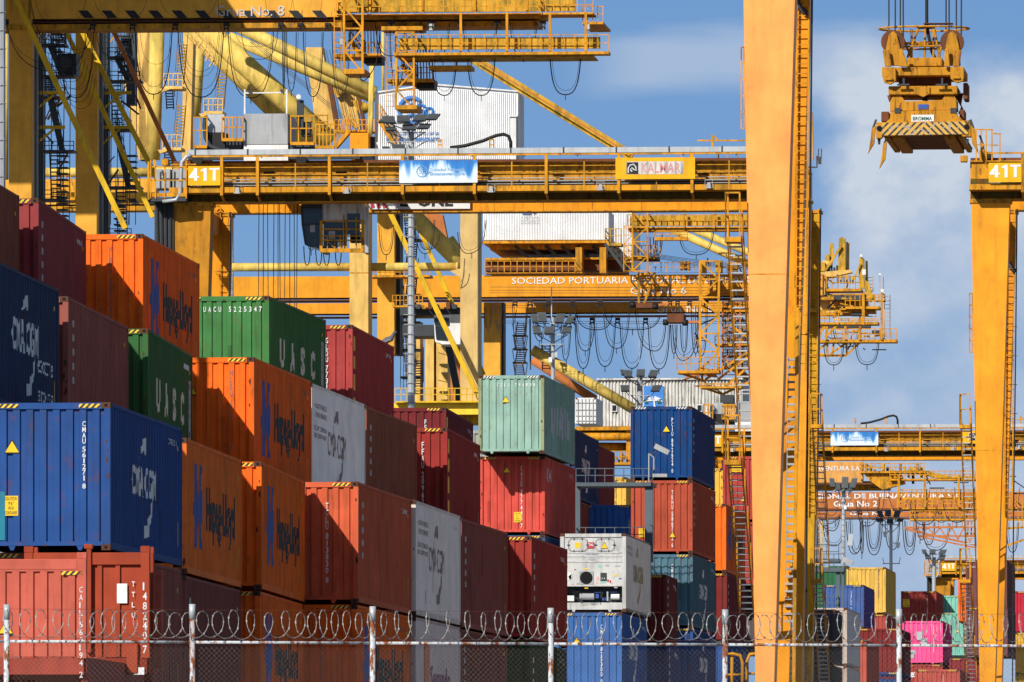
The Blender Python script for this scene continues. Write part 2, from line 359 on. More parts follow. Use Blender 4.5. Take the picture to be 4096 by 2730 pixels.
def side_art(root, scheme, L, H, col):
    if scheme == 'hapag':
        m = MB()
        for pts in ([(0,0),(.55,0),(.75,.5),(.75,1.75),(.55,2.0),(.55,2.2),(0,2.2),(.15,1.9),(.15,.4)],
                    [(.75,.72),(1.1,.62),(1.1,0),(1.65,0),(1.5,.5),(1.75,1.1),(1.5,1.75),(1.65,2.2),(1.1,2.2),(1.1,1.5),(.75,1.4)],
                    [(-.35,.95),(0,.8),(.15,.8),(.15,1.35),(-.05,1.2)]):
            on_side(m, poly_geo([(a, b*0.82) for a, b in pts]), 1.75, 0.62, L)
        m.build('logo', M['letter_b'], root)
        m = MB(); on_side(m, text_geo('Hapag-Lloyd', 6.3, 1.22, bold=0.05), 4.35, 0.78, L); m.build('lettering', M['letter_k'], root)
    elif scheme in ('cma', 'cma_white', 'cma_tan'):
        c = {'cma': M['letter_w'], 'cma_white': M['letter_br'], 'cma_tan': M['letter_tan']}[scheme]
        m = MB(); on_side(m, text_geo('CMA CGM', 4.1, 0.62, bold=0.035 if scheme == 'cma' else .0), 3.6, 1.22, L, smooth=scheme!='cma'); 
        on_side(m, poly_geo([(0,0),(.5,.32),(.95,.36),(1.0,.1),(.85,-.02),(.75,.12),(.35,.04)]), 5.0, 2.08, L, smooth=scheme!='cma')
        on_side(m, poly_geo([(0,0),(.12,-.32),(.2,-.3),(.1,.02)]), 4.8, 2.02, L, smooth=scheme!='cma')
        on_side(m, poly_geo([(0,0),(.45,.02),(.6,.16),(1.0,.25),(1.35,.62),(1.25,.2),(.8,-.03),(.75,-.2),(.1,-.25)]), 5.7, 0.66, L, smooth=scheme!='cma')
        if scheme == 'cma_white':
            on_side(m, text_geo('CONTROLLED', 2.6, 0.13), .8, 2.3, L, True); on_side(m, text_geo('ATMOSPHERE', 2.6, 0.13), .8, 2.08, L, True)
            on_side(m, text_geo('LOW CARBON', 2.6, 0.12), .8, 1.75, L, True); on_side(m, text_geo('FOOTPRINT', 2.6, 0.12), .8, 1.56, L, True)
        m.build('lettering', c, root)
    elif scheme == 'cma_eco':
        m = MB(); on_side(m, text_geo('CMA CGM', 4.4, 0.7, bold=0.035), 4.4, 1.25, L)
        on_side(m, poly_geo([(0,0),(.5,.32),(.95,.36),(1.0,.1),(.85,-.02),(.75,.12),(.35,.04)]), 6.0, 2.12, L)
        on_side(m, poly_geo([(0,0),(.45,.02),(.6,.16),(1.0,.25),(1.35,.62),(1.25,.2),(.8,-.03),(.75,-.2),(.1,-.25)]), 6.8, 0.66, L)
        on_side(m, text_geo('eco:the', 2.6, 0.42), 8.6, 0.98, L); on_side(m, text_geo('arolog', 2.6, 0.45), 8.7, 0.28, L)
        m.build('lettering', M['letter_w'], root)
    elif scheme == 'uasc':
        m = MB()
        for ch, t in zip('UASC', (2.4, 4.6, 6.7, 8.9)): on_side(m, text_geo(ch, 0.95, 0.78, bold=0.05), t, 1.12, L)
        m.build('lettering', M['letter_cream'], root)
        m = MB(); on_side(m, poly_geo([(0,0),(.42,0),(.42,1.75),(0,1.75)]), 11.3, 0.5, L); m.build('white_strip', M['letter_g'], root)
        m = MB()
        for k, ch in enumerate('UASC ME'):
            if ch != ' ': on_side(m, text_geo(ch, 0.26, 0.15), 11.38, 2.02-k*.22, L, eps=0.012)
        m.build('strip_lettering', M['letter_r'], root)
    elif scheme == 'segundo':
        m = MB(); on_side(m, text_geo('Segundo', 5.4, 0.75, bold=.02), 4.0, 1.0, L, True); m.build('lettering', M['letter_pu'], root)
        m = MB(); on_side(m, poly_geo([(0,-.4),(.9,-.3),(.9,.2),(1.4,.3),(1.4,1.25),(0,1.25)]), 2.4, 1.0, L, True); m.build('logo', M['letter_or'], root)
    elif scheme == 'faded_c':
        m = MB()
        for t, z0, z1 in ((3.0,.9,1.8),(3.6,.75,1.2),(3.9,1.2,1.85),(5.0,.9,1.9),(5.9,.9,1.5),(6.4,1.2,2.0),(7.2,.8,1.75),(8.1,.95,2.0),(9.0,.9,1.9),(9.7,.9,1.6)):
            on_side(m, poly_geo([(0,z0),(.55,z0-.05),(.55,z1),(0,z1+.05)]), t, 0.0, L)
        m.build('faded_lettering', M['letter_g'], root)
    elif scheme == 'faded_k':
        m = MB(); on_side(m, text_geo('CAI', 1.6, 0.5), 1.0, 2.0, L); m.build('faded_lettering', M['letter_g'], root)
    elif scheme == 'yellow_marks':
        m = MB()
        for t, z0, z1 in ((.45,2.2,2.6),(.45,1.7,2.05),(.45,1.1,1.55),(.45,.35,.9)): on_side(m, poly_geo([(0,z0),(.4,z0),(.4,z1),(0,z1)]), t, 0, L)
        m.build('yellow_mark', M['sticker'], root)
    elif scheme == 'vert_marks':
        m = MB()
        for k in range(5): on_side(m, poly_geo([(0,0),(.3,0),(.3,.12),(0,.16)]), 1.0, 2.3-k*.3, L)
        m.build('faded_lettering', M['letter_g'], root)
    if scheme not in ('cma_white', 'segundo', 'cma_tan', None):
        m = MB(); on_side(m, poly_geo([(0,0),(.16,0),(.16,.5),(0,.5)]), L-.75, 0.42, L); on_side(m, poly_geo([(0,0),(.2,0),(.2,.09),(0,.09)]), L-.8, H-.5, L)
        m.build('yellow_mark', M['sticker'], root)
M['letter_cream'] = flat('cream_lettering', (0.78, 0.72, 0.60), 0.6)
M['letter_tan'] = flat('tan_lettering', (0.50, 0.36, 0.16), 0.6)
M['letter_pu'] = flat('purple_lettering', (0.28, 0.04, 0.18), 0.6)
M['letter_or'] = flat('orange_lettering', (0.75, 0.16, 0.04), 0.6)
GR = 'shipping containers stacked in the yard'
def container(nx, d, zt, r, rgb, label, serial=None, sx=0.5, sz=0.33, ch=0.103, scol='letter_w', scheme=None, tri=None, caution=None, haz=(1, 1),
              kind='40', rust=0.30, grime=0.38, hz='hazard', post=None, serial_h=None, detail=2, extra=None, name='shipping_container', yaw=None):
    H = CH if kind == '40' else 2.591; L = 6.06 if kind == '20' else CL
    ms = {'40': MESH40, '20': MESH20, '40s': MESH40S}[kind]
    a = math.atan(r) if yaw is None else yaw
    wx, wy = math.cos(a), -math.sin(a)
    X = (nx-CX)*d/F
    root = thing(name, label, 'container', (X - wx*CW/2, d - wy*CW/2, zt-H), -a, GR)
    body = cmat(rgb, rust, grime); w2 = CW/2
    for k in ('end_wall', 'rear_wall', 'roof', 'floor', 'rails'): link_part(ms[k], k, root, body)
    for sxn in (-1, 1):
        for y in (0, L-.14): link_part(ms['corner_post'], 'corner_post', root, cmat(post, rust, grime) if post else body, (sxn*(w2-.06), y, 0))
    link_part(ms['side_wall'], 'side_wall', root, body)
    o = link_part(ms['side_wall'], 'side_wall', root, body); o.scale = (-1, 1, 1)
    for sxn in (-1, 1):
        for z in (.059, H-.059):
            for y in (.081, L-.081):
                if y > 1 and detail < 2 : continue
                c = link_part(ms['corner_casting'], 'corner_casting', root, M['casting'], (sxn*(w2-.087), y-(.002 if y < 1 else -.002), z))
                if y < 1 and detail > 0: link_part(ms['hole'], 'hole', c, M['hole'])
    if serial:
        m = MB(); fy = 0.03-.006
        if serial_h is not None:
            x = -w2+.3+serial_h-.3*(serial_h > 0)
            for chh in serial:
                if chh != ' ': put_front(m, text_geo(chh, .065, ch, bold=.01), x, fy, H-.42)
                x += .135
        else:
            z = H - sz - ch
            for chh in serial:
                if chh == ' ': z -= ch*.45; continue
                wd = .022 if chh in '1I' else .068
                put_front(m, text_geo(chh, wd, ch, bold=.01), w2-sx-wd/2, fy, z); z -= ch*1.13
        m.build('serial_number', M[scol], root)
    if tri:
        for (tx, tz, ts) in tri:
            m = MB(); fy = 0.02
            m.prism([(tx-ts*1.12, tz-.025), (tx+ts*1.12, tz-.025), (tx+.02, tz+ts*1.78), (tx-.02, tz+ts*1.78)], fy+.004, fy+.009)
            k = m.build('warning_triangle', M['letter_k'], root)
            m = MB(); m.prism([(tx-ts, tz), (tx+ts, tz), (tx, tz+ts*1.65)], fy-.004, fy+.002); m.build('yellow_face', M['sticker'], k)
    if caution:
        for (cx, cz, cw, chh) in caution:
            m = MB(); m.box(cx-cw/2, cx+cw/2, .018, .024, cz, cz+chh); k = m.build('caution_sign', M['sticker'], root)
            m = MB()
            for q, tx in enumerate(('CAUTION', "9'6''", 'HIGH', 'CONTAINER')):
                ww = cw*(.85 if len(tx) > 5 else .4); put_front(m, text_geo(tx, ww, chh*.17), cx-ww/2, .0145, cz+chh*(.77-.235*q))
            m.build('caution_lettering', M['letter_k'], k)
    for s_, hv in zip((-1, 1), haz):
        if hv:
            m = MB(); a0, a1 = sorted((s_*(w2-.62), s_*(w2-.2))); m.box(a0, a1, .006, .011, H-.105, H-.03)
            m.build('hazard_stripe', M[hz], root)
    side_art(root, scheme, L, H, rgb)
    if detail > 0:
        rq = random.Random(int(nx*7+d*13+zt*31))
        if serial and not serial_h:
            m = MB(); on_side(m, text_geo(serial.replace(' ', ''), 1.35, .12), L-2.3, H-.42, L); m.build('small_number', M[scol if scol != 'letter_k' else 'letter_w'], root)
        for k in range(rq.choice((0, 1, 2, 3))):          # welded repair patches in a slightly different paint
            q_ = rq.uniform(.72, 1.2); c_ = tuple(min(1, x*q_) for x in rgb); m = MB(); t_ = rq.uniform(.8, L-2); z_a = rq.uniform(.2, 1.7)
            w_, h_ = rq.uniform(.25, .8), rq.uniform(.3, .9); on_side(m, poly_geo([(0,0),(w_,0),(w_,h_),(0,h_)]), t_, z_a, L, eps=.003); m.build('repair_patch', cmat(c_, .3, .5), root)
        if rq.random() < .5:
            x_ = rq.choice((-.95, -.43, .09, .61)); z_a = rq.uniform(.3, 1.2); m = MB(); m.box(x_+.03, x_+.115, .022, .029, z_a, z_a+rq.uniform(.3, .8)); m.build('repair_patch', cmat(tuple(x*.7 for x in rgb), .4, .5), root)
        m = MB()
        for k in range(7):                                # scraped bare spots on the end frame
            x_ = rq.choice((-1, 1))*rq.uniform(w2-.11, w2-.03) if k < 5 else rq.uniform(-1, 1); z_a = rq.uniform(.15, H-.3) if k < 5 else rq.choice((.1, H-.1)); s_ = rq.uniform(.015, .045)
            yy = -.004 if k < 5 else .008
            m.prism([(x_+s_*math.cos(a_)*rq.uniform(.5,1), z_a+s_*math.sin(a_)*rq.uniform(.8,3) if k < 5 else z_a+s_*.6*math.sin(a_)) for a_ in [j*math.pi/3 for j in range(6)]], yy, yy+.002)
        m.build('scrape', M['casting'], root)['kind'] = 'stuff'
    if extra: extra(root, H, L)
    return root
T = 2.92
BRN = (0.27, 0.078, 0.05); MAR = (0.20, 0.028, 0.03); ORG = (0.88, 0.16, 0.02)
NAVY = (0.035, 0.10, 0.31); NVD = (0.022, 0.05, 0.12); GRN = (0.055, 0.19, 0.06); TEAL = (0.28, 0.45, 0.38)
exec_containers = []
# --- highest visible tier of the near block
container(-175, 211, 5*T, .06, BRN, 'reddish brown container cut off by the left edge, highest at far left', scheme='vert_marks')
container(154, 224, 5*T, .045, (.30,.055,.06), 'dark red container with tall white H A M U letters behind the leftmost one', 'HAMU 121085 5', sx=.93, sz=.25, ch=.135, tri=[(-1.0, 1.9, .08)], caution=[(-1.0,1.2,.2,.3)], scheme='vert_marks')
container(572, 237, 5*T, .079, ORG, 'orange container with blue logo and black lettering, highest orange one', 'HLBU 339038 0', sx=.78, sz=.28, ch=.15, scol='letter_br', tri=[(-.72,1.95,.12)], scheme='hapag')
def uasc_x(root, H, L): pass
container(1076, 263.5, 5*T, .105, GRN, 'bright green container with a row of white numbers along its top', 'UACU 5225347', serial_h=.69, ch=.14, scheme='uasc')
container(1410, 278, 5*T, .083, (.40,.06,.06), 'red container with a pigeon standing on its far top corner', 'GLDU 773140 9', sx=.72, sz=.36, ch=.155, scheme='yellow_marks')
# --- fourth tier
container(-60, 198, 4*T+.1, .075, NVD, 'dark blue container with grey emblem and slogan, at the left edge above the blue one', scheme='cma_eco')
container(273, 211, 4*T, .066, (.32,.10,.08), 'plain dull brown container between a dark blue and a dark green one', scheme='vert_marks')
container(592, 224, 4*T, .05, (.04,.15,.05), 'dark green container with cream letters wedged under the top orange container', '1', sx=1.05, sz=.3, ch=.16, scheme='uasc')
container(1016, 237, 4*T, .092, ORG, 'orange container with warning triangle directly below the bright green one', 'HLBU 175103 7', sx=.55, sz=.3, ch=.145, scol='letter_br', tri=[(-.28,2.02,.12)], scheme='hapag')
def gloss(rgb):
    k = ('g', rgb)
    if k not in _cm: _cm[k] = paint('glossy_panel_paint', rgb, 0.32, 0.12, 0.05, sc=1.3, spec=0.6, dirt=(.3,.25,.2))
    return _cm[k]
def smooth_side(nx, d, zt, r, rgb, label, **k):
    root = container(nx, d, zt, r, rgb, label, **k)
    for o in list(root.children):
        if o.name.startswith('side_wall'): bpy.data.objects.remove(o)
    for s_ in (-1, 1):
        o = link_part(SHALLOW, 'side_panel', root, gloss(rgb)); o.scale = (s_, 1, 1)
    return root
smooth_side(1247, 250, 4*T, .096, (.86,.82,.77), 'white refrigerated container with grey side lettering, upper of the two white ones', scheme='cma_white', haz=(0,0), rust=.05)
container(1466, 263, 4*T, .10, (.32,.10,.06), 'plain brown container directly behind the upper white one', scheme='vert_marks')
container(1789, 276.5, 4*T, .072, (.32,.04,.035), 'deep red container half in shadow left of the pale teal one', 'FFAU 209623 6', sx=.68, sz=.4, ch=.165, scheme='yellow_marks')
container(1784, 330, 5*T, .07, (.17,.025,.03), 'dark maroon container in shade in front of the yellow quay crane base', 'FFAU 04', sx=.68, sz=.4, ch=.165, scheme='yellow_marks')
# --- third tier
def patch(root, H, L):
    m = MB(); m.box(-1.1, -.86, .012, .02, .2, 1.15); m.build('repair_patch', cmat((.03,.22,.32)), root)
container(441, 195.7, 3*T, .083, (.025,.08,.27), 'bright blue container with yellow caution sign at lower left, nearest of all', 'CMAU 561271 8', sx=.52, sz=.37, ch=.1, tri=[(-.72+.0,1.9+.02,.135)], caution=[(-.74,.68,.28,.39)], scheme='cma', rust=.25, extra=patch)
container(746, 212.6, 3*T, .07, (.88,.19,.03), 'orange container whose lit end is a sliver right behind the bright blue one', scheme='hapag')
container(1046, 225.5, 3*T, .06, ORG, 'orange container half in shadow, lowest complete orange one with hazard tape', None, scheme='hapag')
container(1433, 237.9, 3*T, .094, (.60,.12,.055), 'rusty red container with patched end and diagonal shadow, left of the lower white one', 'TCLU 813830 8', sx=.75, sz=.5, ch=.145, scheme='vert_marks', caution=[(-1.12,.55,.2,.4)], rust=.3)
smooth_side(1662.5, 250.3, 3*T, .088, (.82,.70,.64), 'pinkish white refrigerated container standing tall at centre, lower of the two white ones', serial='CGMU 694439 8', sx=.12, sz=.25, ch=.13, scol='letter_k', scheme='cma_white', haz=(0,0), rust=.05)
container(1847, 264, 3*T, .10, (.31,.085,.065), 'plain brown container right behind the lower white one', scheme='vert_marks')
container(2126, 279.2, 3*T, .088, (.34,.045,.035), 'dark red container with tall white number left of the grey refrigeration unit', 'TGBU 593556 3', sx=.80, sz=.35, ch=.165, scheme='vert_marks', caution=[(-1.1,.3,.15,.5)])
# --- second tier, behind the fence
container(441, 196.2, 2*T, .083, (.30,.09,.075), 'brown container below the bright blue one, seen right of the red flat racks', scheme='vert_marks')
container(742, 212.6, 2*T, .07, (.24,.07,.06), 'dark brown container under the sliver orange one, behind the fence post', scheme='vert_marks', haz=(0,1))
container(1040, 225.5, 2*T, .06, (.86,.15,.02), 'orange container behind razor wire, below the half shaded orange one', 'HLBU 266017 0', scol='letter_br', sx=.5, scheme='hapag')
container(1428, 237.9, 2*T, .094, (.86,.15,.02), 'orange container behind razor wire, below the rusty red patched one', 'HLBU 211571 0', scol='letter_br', sx=.84, sz=.5, ch=.14, scheme='hapag')
smooth_side(1662, 250.3, 2*T, .088, (.62,.48,.44), 'dull pinkish container with purple script behind the fence wire', scheme='segundo', haz=(0,0))
container(1844, 264, 2*T, .10, (.26,.08,.06), 'brown container at the bottom behind the chain link, next to the purple script one', scheme='vert_marks')
container(2122, 279.2, 2*T, .088, (.035,.07,.035), 'dark green container at bottom centre behind the fence', 'UACU 3371', sx=.85, sz=.4, ch=.16, scheme='vert_marks')
# --- second block: tall teal stack, refrigerated unit, blue on red
container(2176, 369, 6*T, .10, TEAL, 'pale teal container topping the centre stack', 'CCLU 794808 3', serial_h=.69, ch=.12, tri=[(-.2,1.9,.12)], scheme='faded_c', rust=.3, hz='hazard_w', post=(.30,.33,.18))
container(2179, 371, 5*T, .10, (.60,.085,.065), 'bright red container directly under the pale teal one', 'CAIU 977445 7', sx=.87, sz=.35, ch=.175, tri=[(-.2,2.3,.12)], caution=[(.2-.0,.45,.27,.38)], scheme='faded_k', rust=.25)
container(2180, 371, 4*T, .10, (.04,.10,.22), 'slate blue container mostly hidden below the bright red one', scheme='vert_marks')
container(2487, 369, 3*T, .09, (.05,.14,.38), 'scratched blue container below the white refrigeration unit', 'CMAU 825300 0', sx=.75, sz=.45, ch=.165, tri=[(-.45,1.75,.13)], scheme='cma', rust=.15, grime=.1, extra=patch)
container(2666, 383, 10.54, .085, (.17,.03,.03), 'short maroon container in shade right of the white refrigeration unit', 'TGHU 200331', sx=.85, sz=.35, ch=.15, kind='20', scheme='vert_marks')
container(2672, 383, 7.9, .085, (.03,.07,.22), 'dark blue short container under the short maroon one', 'CMAU 062114', sx=.85, sz=.35, ch=.15, kind='20', scheme='vert_marks')
container(2768, 395, 6*T, .095, (.008,.055,.20), 'deep blue container topping the stack beside the big crane leg', 'PCIU 892624 0', sx=.78, sz=.45, ch=.165, tri=[(.2,1.9,.13)], scheme='vert_marks', hz='hazard_w')
container(2770, 395, 5*T, .095, (.42,.08,.045), 'brick red container below the deep blue one, with a triangle low on its end', 'TRHU 586762 6', sx=.8, sz=.4, ch=.17, tri=[(.42,.65,.11)], caution=[(-.8,.65,.23,.35)], scheme='vert_marks', rust=.15)
container(2771, 395, 4*T, .095, (.08,.17,.23), 'light steel blue container with rust, third in the stack beside the crane leg', 'CMAU 407576 0', sx=.82, sz=.4, ch=.165, tri=[(-.75,1.95,.13)], scheme='cma', rust=.5, grime=.4)
container(2772, 395, 3*T, .095, (.03,.08,.25), 'navy container near the bottom beside the crane leg, behind razor wire', 'CMAU 311', sx=.8, scheme='cma')
container(2904, 422, 5*T, .09, ORG, 'orange container partly hidden by the crane stairs', 'HLBU 220876 0', sx=.85, sz=.3, ch=.15, scol='letter_br', scheme='hapag', rust=.1)
container(2908, 422, 4*T, .09, MAR, 'dark maroon container under the orange one by the crane stairs', 'CLHU 744741 1', sx=.75, sz=.5, ch=.15, scheme='vert_marks')
container(2912, 422, 3*T, .09, (.03,.09,.28), 'blue container behind the fence beside the yellow hand rails', 'CMAU 303037', sx=.75, scheme='vert_marks')
container(3110, 445, 6*T, .09, (.42,.06,.055), 'dark red container with orange caution sign behind the crane stairs', None, tri=[(-.3,.9,.12),(.75,.9,.12)], caution=[(-.62,2.2,.45,.5)])
container(3112, 445, 5*T, .09, (.36,.06,.055), 'dull red container behind the crane stairs, second in its stack')
container(3060, 447, 4*T, .09, (.10,.09,.10), 'grey container almost hidden by the big crane leg', scheme='cma')
container(2895, 459, 6*T, .09, (.72,.44,.07), 'mustard container sliver between blue and dark red ones')
container(2366-66, 416, 6*T, .09, (.03,.06,.15), 'dark blue container behind the steel platform, right of the teal one', scheme='cma')
container(2366-66, 416, 5*T, .09, (.22,.08,.06), 'brown container behind the steel platform, under the dark blue one', scheme='vert_marks')
container(2366-66, 416, 4*T, .09, (.2,.07,.055), 'brown container low behind the steel platform')
container(2368, 429, 6*T, .09, (.30,.05,.045), 'maroon container sliver behind the steel platform, next to the mustard one')
container(2368, 429, 5*T, .09, (.06,.07,.10), 'dark slate container sliver behind the steel platform', scheme='cma')
container(2504, 470, 6*T, .10, (.76,.47,.09), 'mustard yellow container seen through the steel platform railing', 'MSKU 42009', sx=.5, sz=.1, ch=.2, scol='letter_br', rust=.1)
container(2537, 423, 5*T, .10, (.04,.17,.60), 'vivid blue container with triangle behind the steel platform', 'APZU 481', sx=.2, sz=.6, ch=.17, tri=[(-.83,1.15,.13)])
container(1975, 386, 16.2, .08, (.40,.43,.42), 'pale grey container top left of the teal one', haz=(0,0), detail=1)
# --- far right yard
container(3391, 630, 18.5-.6, .09, (.03,.14,.07), 'dark green container far right behind the lamp mast', haz=(0,0), detail=0)
container(3543, 620, 6*T, .09, (.72,.46,.10), 'mustard container high in the far right yard', 'MSCU 44221', sx=.45, sz=.1, ch=.17, scol='letter_br', caution=[(-.74,1.75,.5,.25)], detail=0, rust=.15)
container(3544, 620, 5*T, .09, (.40,.075,.06), 'red brown container below the far mustard one', 'TGBU 223', sx=1.9, sz=.5, ch=.2, detail=0)
container(3455, 600, 15.9, .09, (.06,.13,.36), 'mid blue container left of the far mustard one', 'ISLU 222', sx=.75, sz=.35, ch=.2, kind='40s', scheme='vert_marks', detail=0)
container(3452, 600, 13.25, .09, (.03,.14,.55), 'vivid blue container low behind the razor wire at right', kind='40s', detail=0, scheme='vert_marks')
smooth_side(3388, 500, 12.1, .09, (.50,.42,.38), 'faded pink container side, upper of two in the right gap', haz=(0,0), rust=.1, detail=0)
smooth_side(3388, 500, 9.2, .09, (.44,.35,.31), 'faded pink container side, lower of two in the right gap', haz=(0,0), rust=.1, detail=0)
container(3466, 520, 10.9, .09, (.52,.10,.07), 'red container right beside the faded pink pair', detail=0)
container(3600, 560, 12.4, .09, MAR, 'dark maroon container in shade left of the pink one', detail=0)
container(3600, 560, 9.95, .09, (.03,.07,.22), 'dark blue container at the bottom left of the pink one', detail=0)
container(3745, 690, 17.85, .09, (.36,.06,.055), 'dull red container standing above the pink one', 'TRHU 088140', sx=.62, sz=.3, ch=.16, tri=[(-.2,1.2,.1)], caution=[(-.85,1.8,.45,.55)], detail=0)
def grey_patches(root, H, L):
    m = MB()
    for (a, b, c, d_) in ((-.35,.0,1.45,1.95),(-.1,.3,1.15,1.55),(-.98,-.5,.35,.7),(-.75,-.42,.6,.85)): m.box(a, b, .014, .02 + .004*(a < -.3), c, d_)
    m.build('grey_patch', flat('grey_patch_paint', (.42,.45,.50)), root)
container(3771, 600, 13.73, .09, (.95,.10,.32), 'bright pink container with grey patches', 'CAIU 33325', sx=.55, sz=.3, ch=.15, kind='40s', extra=grey_patches, detail=1, haz=(0,0), rust=.03, grime=.1)
def tex(root, H, L):
    m = MB(); put_front(m, text_geo('tex', .75, .38, bold=.03), -.95, .02, H-.78); m.build('lettering', M['letter_w'], root)
container(3771, 600, 11.13, .09, (.36,.055,.05), 'dark red container with white lettering right under the pink one', 'TEXU 261', sx=.5, sz=.3, ch=.16, kind='40s', extra=tex, detail=0)
container(3848, 700, 17.8, .09, (.24,.60,.50), 'turquoise container farther back, upper of two', detail=0)
container(3915, 660, 15.65, .09, (.20,.52,.43), 'turquoise container with warning triangle beside the pink one', None, tri=[(-.2,1.6,.12)], detail=0)
container(3985, 640, 17.45, .09, ORG, 'orange container behind the stairs of the right crane leg', detail=0)
container(3880+150, 590, 14.3, .09, (.16,.07,.08), 'dark brown container right of the right crane leg', detail=0)
container(4028, 590, 17.2-.1, .09, (.18,.07,.075), 'dark brown container top right behind the crane leg ladder', detail=0)
container(3960, 600, 11.5, .09, (.24,.03,.045), 'maroon container low beside the right crane leg', None, tri=[(-.6,1.75,.12)], detail=0)
container(3840, 540, 9.75, .09, (.46,.09,.075), 'small red container end at the bottom right of the white lettered one', 'TCLU', sx=.9, detail=0)
container(4200, 700, 18.1, .09, (.52,.03,.06), 'crimson container at the right edge of the photo', 'TEMU 3', sx=1.75, ch=.18, detail=0)
container(4200, 700, 15.2, .09, (.70,.42,.06), 'mustard container at the right edge, upper of two', detail=0)
container(4200, 700, 12.28, .09, (.68,.40,.06), 'mustard container at the right edge, lower of two', detail=0)

# ---------------------------------------------------------------- refrigerated container with its machinery end
def reefer(nx, d, zt, r, label):
    a = math.atan(r); X = (nx-CX)*d/F; H = CH; w2 = CW/2
    root = thing('refrigerated_container', label, 'container', (X - math.cos(a)*w2, d + math.sin(a)*w2, zt-H), -a, GR)
    wm = cmat((.54,.55,.55), .15, .45); sm_ = gloss((.80,.64,.50))
    m = MB(); m.box(-w2+.14, w2-.14, .05, .09, .98, 2.74); m.build('machinery_panel', wm, root)
    m = MB(); m.box(-w2+.13, w2-.13, .01, .1, H-.14, H-.01); m.box(-w2+.13, w2-.13, .0, .3, .08, .34); m.box(-w2+.13, w2-.13, .02, .1, .94, 1.0)
    m.build('rails', wm, root)
    for z in (1.83, 2.03, 2.17): MB().box(-w2+.16, w2-.16, .03, .05, z, z+.05).build('rib', wm, root)
    MB().box(-w2+.13, w2-.13, .55, .6, .3, .98).build('recess_back', M['dgrey'], root)
    for s_ in (-1, 1):
        for y in (0, CL-.14): MB().box(*sorted((s_*w2, s_*(w2-.14))), y, y+.14, .118, H-.118).build('corner_post', wm, root)
        o = link_part(SHALLOW, 'side_panel', root, sm_); o.scale = (s_, 1, 1)
        for z in (.059, H-.059):
            for y in (.081, CL-.081): link_part(MESH40['corner_casting'], 'corner_casting', root, M['casting'], (s_*(w2-.087), y, z))
    MB().box(-w2+.03, w2-.03, .1, CL-.05, H-.03, H-.012).build('roof', wm, root)
    MB().box(-w2+.03, w2-.03, .1, CL-.05, .1, .13).build('floor', wm, root)
    lx = lambda x: (x-567)/178.0
    lz = lambda y: H-(y-540)/184.0
    for x0, x1 in ((405, 530), (585, 705)):       # hatches
        k = MB(); xa, xb, za, zb = lx(x0), lx(x1), lz(660), lz(578)
        k.box(xa, xb, .035, .05, za, zb); hb = k.build('hatch', wm, root, bev=.01)
        k = MB(); e = .012
        pts = [(xa+.1,za),(xb-.1,za),(xb,za+.1),(xb,zb-.1),(xb-.1,zb),(xa+.1,zb),(xa,zb-.1),(xa,za+.1),(xa+.1,za)]
        k.tube([(p[0], .03, p[1]) for p in pts], .009, 5); k.build('gasket', M['dgrey'], hb)
        for xx in (xa, xb): MB().box(xx-.05, xx+.05, .015, .045, (za+zb)/2-.02, (za+zb)/2+.02).build('latch', M['dgrey'], hb)
        for xx in (xa+.2, xb-.2):
            for zz_ in (za, zb): MB().box(xx-.015, xx+.015, .015, .045, zz_-.04, zz_+.04).build('latch', M['dgrey'], hb)
    m = MB(); m.box(lx(476), lx(568), .02, .05, lz(887), lz(798)); fan = m.build('fan_housing', M['grey'], root)
    m = MB(); m.tube([(lx(522), .018, lz(842)), (lx(522), .012, lz(842))], .235, 24); m.build('fan_opening', M['hole'], fan)
    m = MB(); 
    for k in range(6):
        aa = k*math.pi/3; m.bar((lx(522), .008, lz(842)), (lx(522)+.21*math.cos(aa), .008, lz(842)+.21*math.sin(aa)), .03, .004)
    m.build('fan_blades', M['dgrey'], fan)
    m = MB(); m.tube([(lx(404), .045, lz(832)), (lx(404), .035, lz(832))], .15, 20); vt = m.build('air_vent', M['white'], root)
    m = MB(); m.prism([(lx(404),lz(832)),(lx(424),lz(815)),(lx(424),lz(845)),(lx(412),lz(856))], .028, .034); m.build('vent_slot', M['hole'], vt)
    m = MB(); m.box(lx(615), lx(655), .02, .05, lz(862), lz(808)); ct = m.build('control_panel', M['dgrey'], root)
    m = MB(); put_front(m, text_geo('11.9', .14, .06), lx(620), .016, lz(852)); m.build('display_digits', M['letter_w'], ct)
    rnd = random.Random(5)
    for (x, y, w, h, c) in ((520,781,.18,.04,'sticker'),(522,912,.13,.04,'sticker'),(610,762,.14,.08,'letter_tl'),(660,758,.12,.06,'grey'),(728,762,.2,.05,'grey'),(390,764,.1,.05,'grey'),
        (466,888,.05,.1,'letter_r'),(432,890,.05,.08,'letter_r'),(596,845,.1,.12,'letter_pk'),(590,875,.09,.1,'letter_pk'),(633,872,.2,.06,'letter_tl'),(665,862,.06,.09,'letter_r'),(680,868,.05,.1,'letter_r'),(716,826,.09,.07,'sticker'),(745,848,.1,.04,'letter_b'),(716,908,.12,.05,'grey'),(690,880,.08,.05,'letter_pk'),(700,840,.08,.1,'letter_g'),(448,786,.06,.04,'letter_r')):
        MB().box(lx(x)-w/2, lx(x)+w/2, .040, .046, lz(y)-h/2, lz(y)+h/2).build('sticker', M[c], root)
    m = MB(); m.box(lx(446), lx(484), .026, .032, lz(638), lz(602)); m.build('caution_sign', M['sticker'], root)
    m = MB(); m.box(lx(532), lx(574), .026, .032, lz(642), lz(601)); b_ = m.build('name_plate', M['letter_r'], root)
    m = MB(); put_front(m, text_geo('TAL', .2, .09, bold=.02), lx(535), .022, lz(626)); m.build('plate_lettering', M['letter_w'], b_)
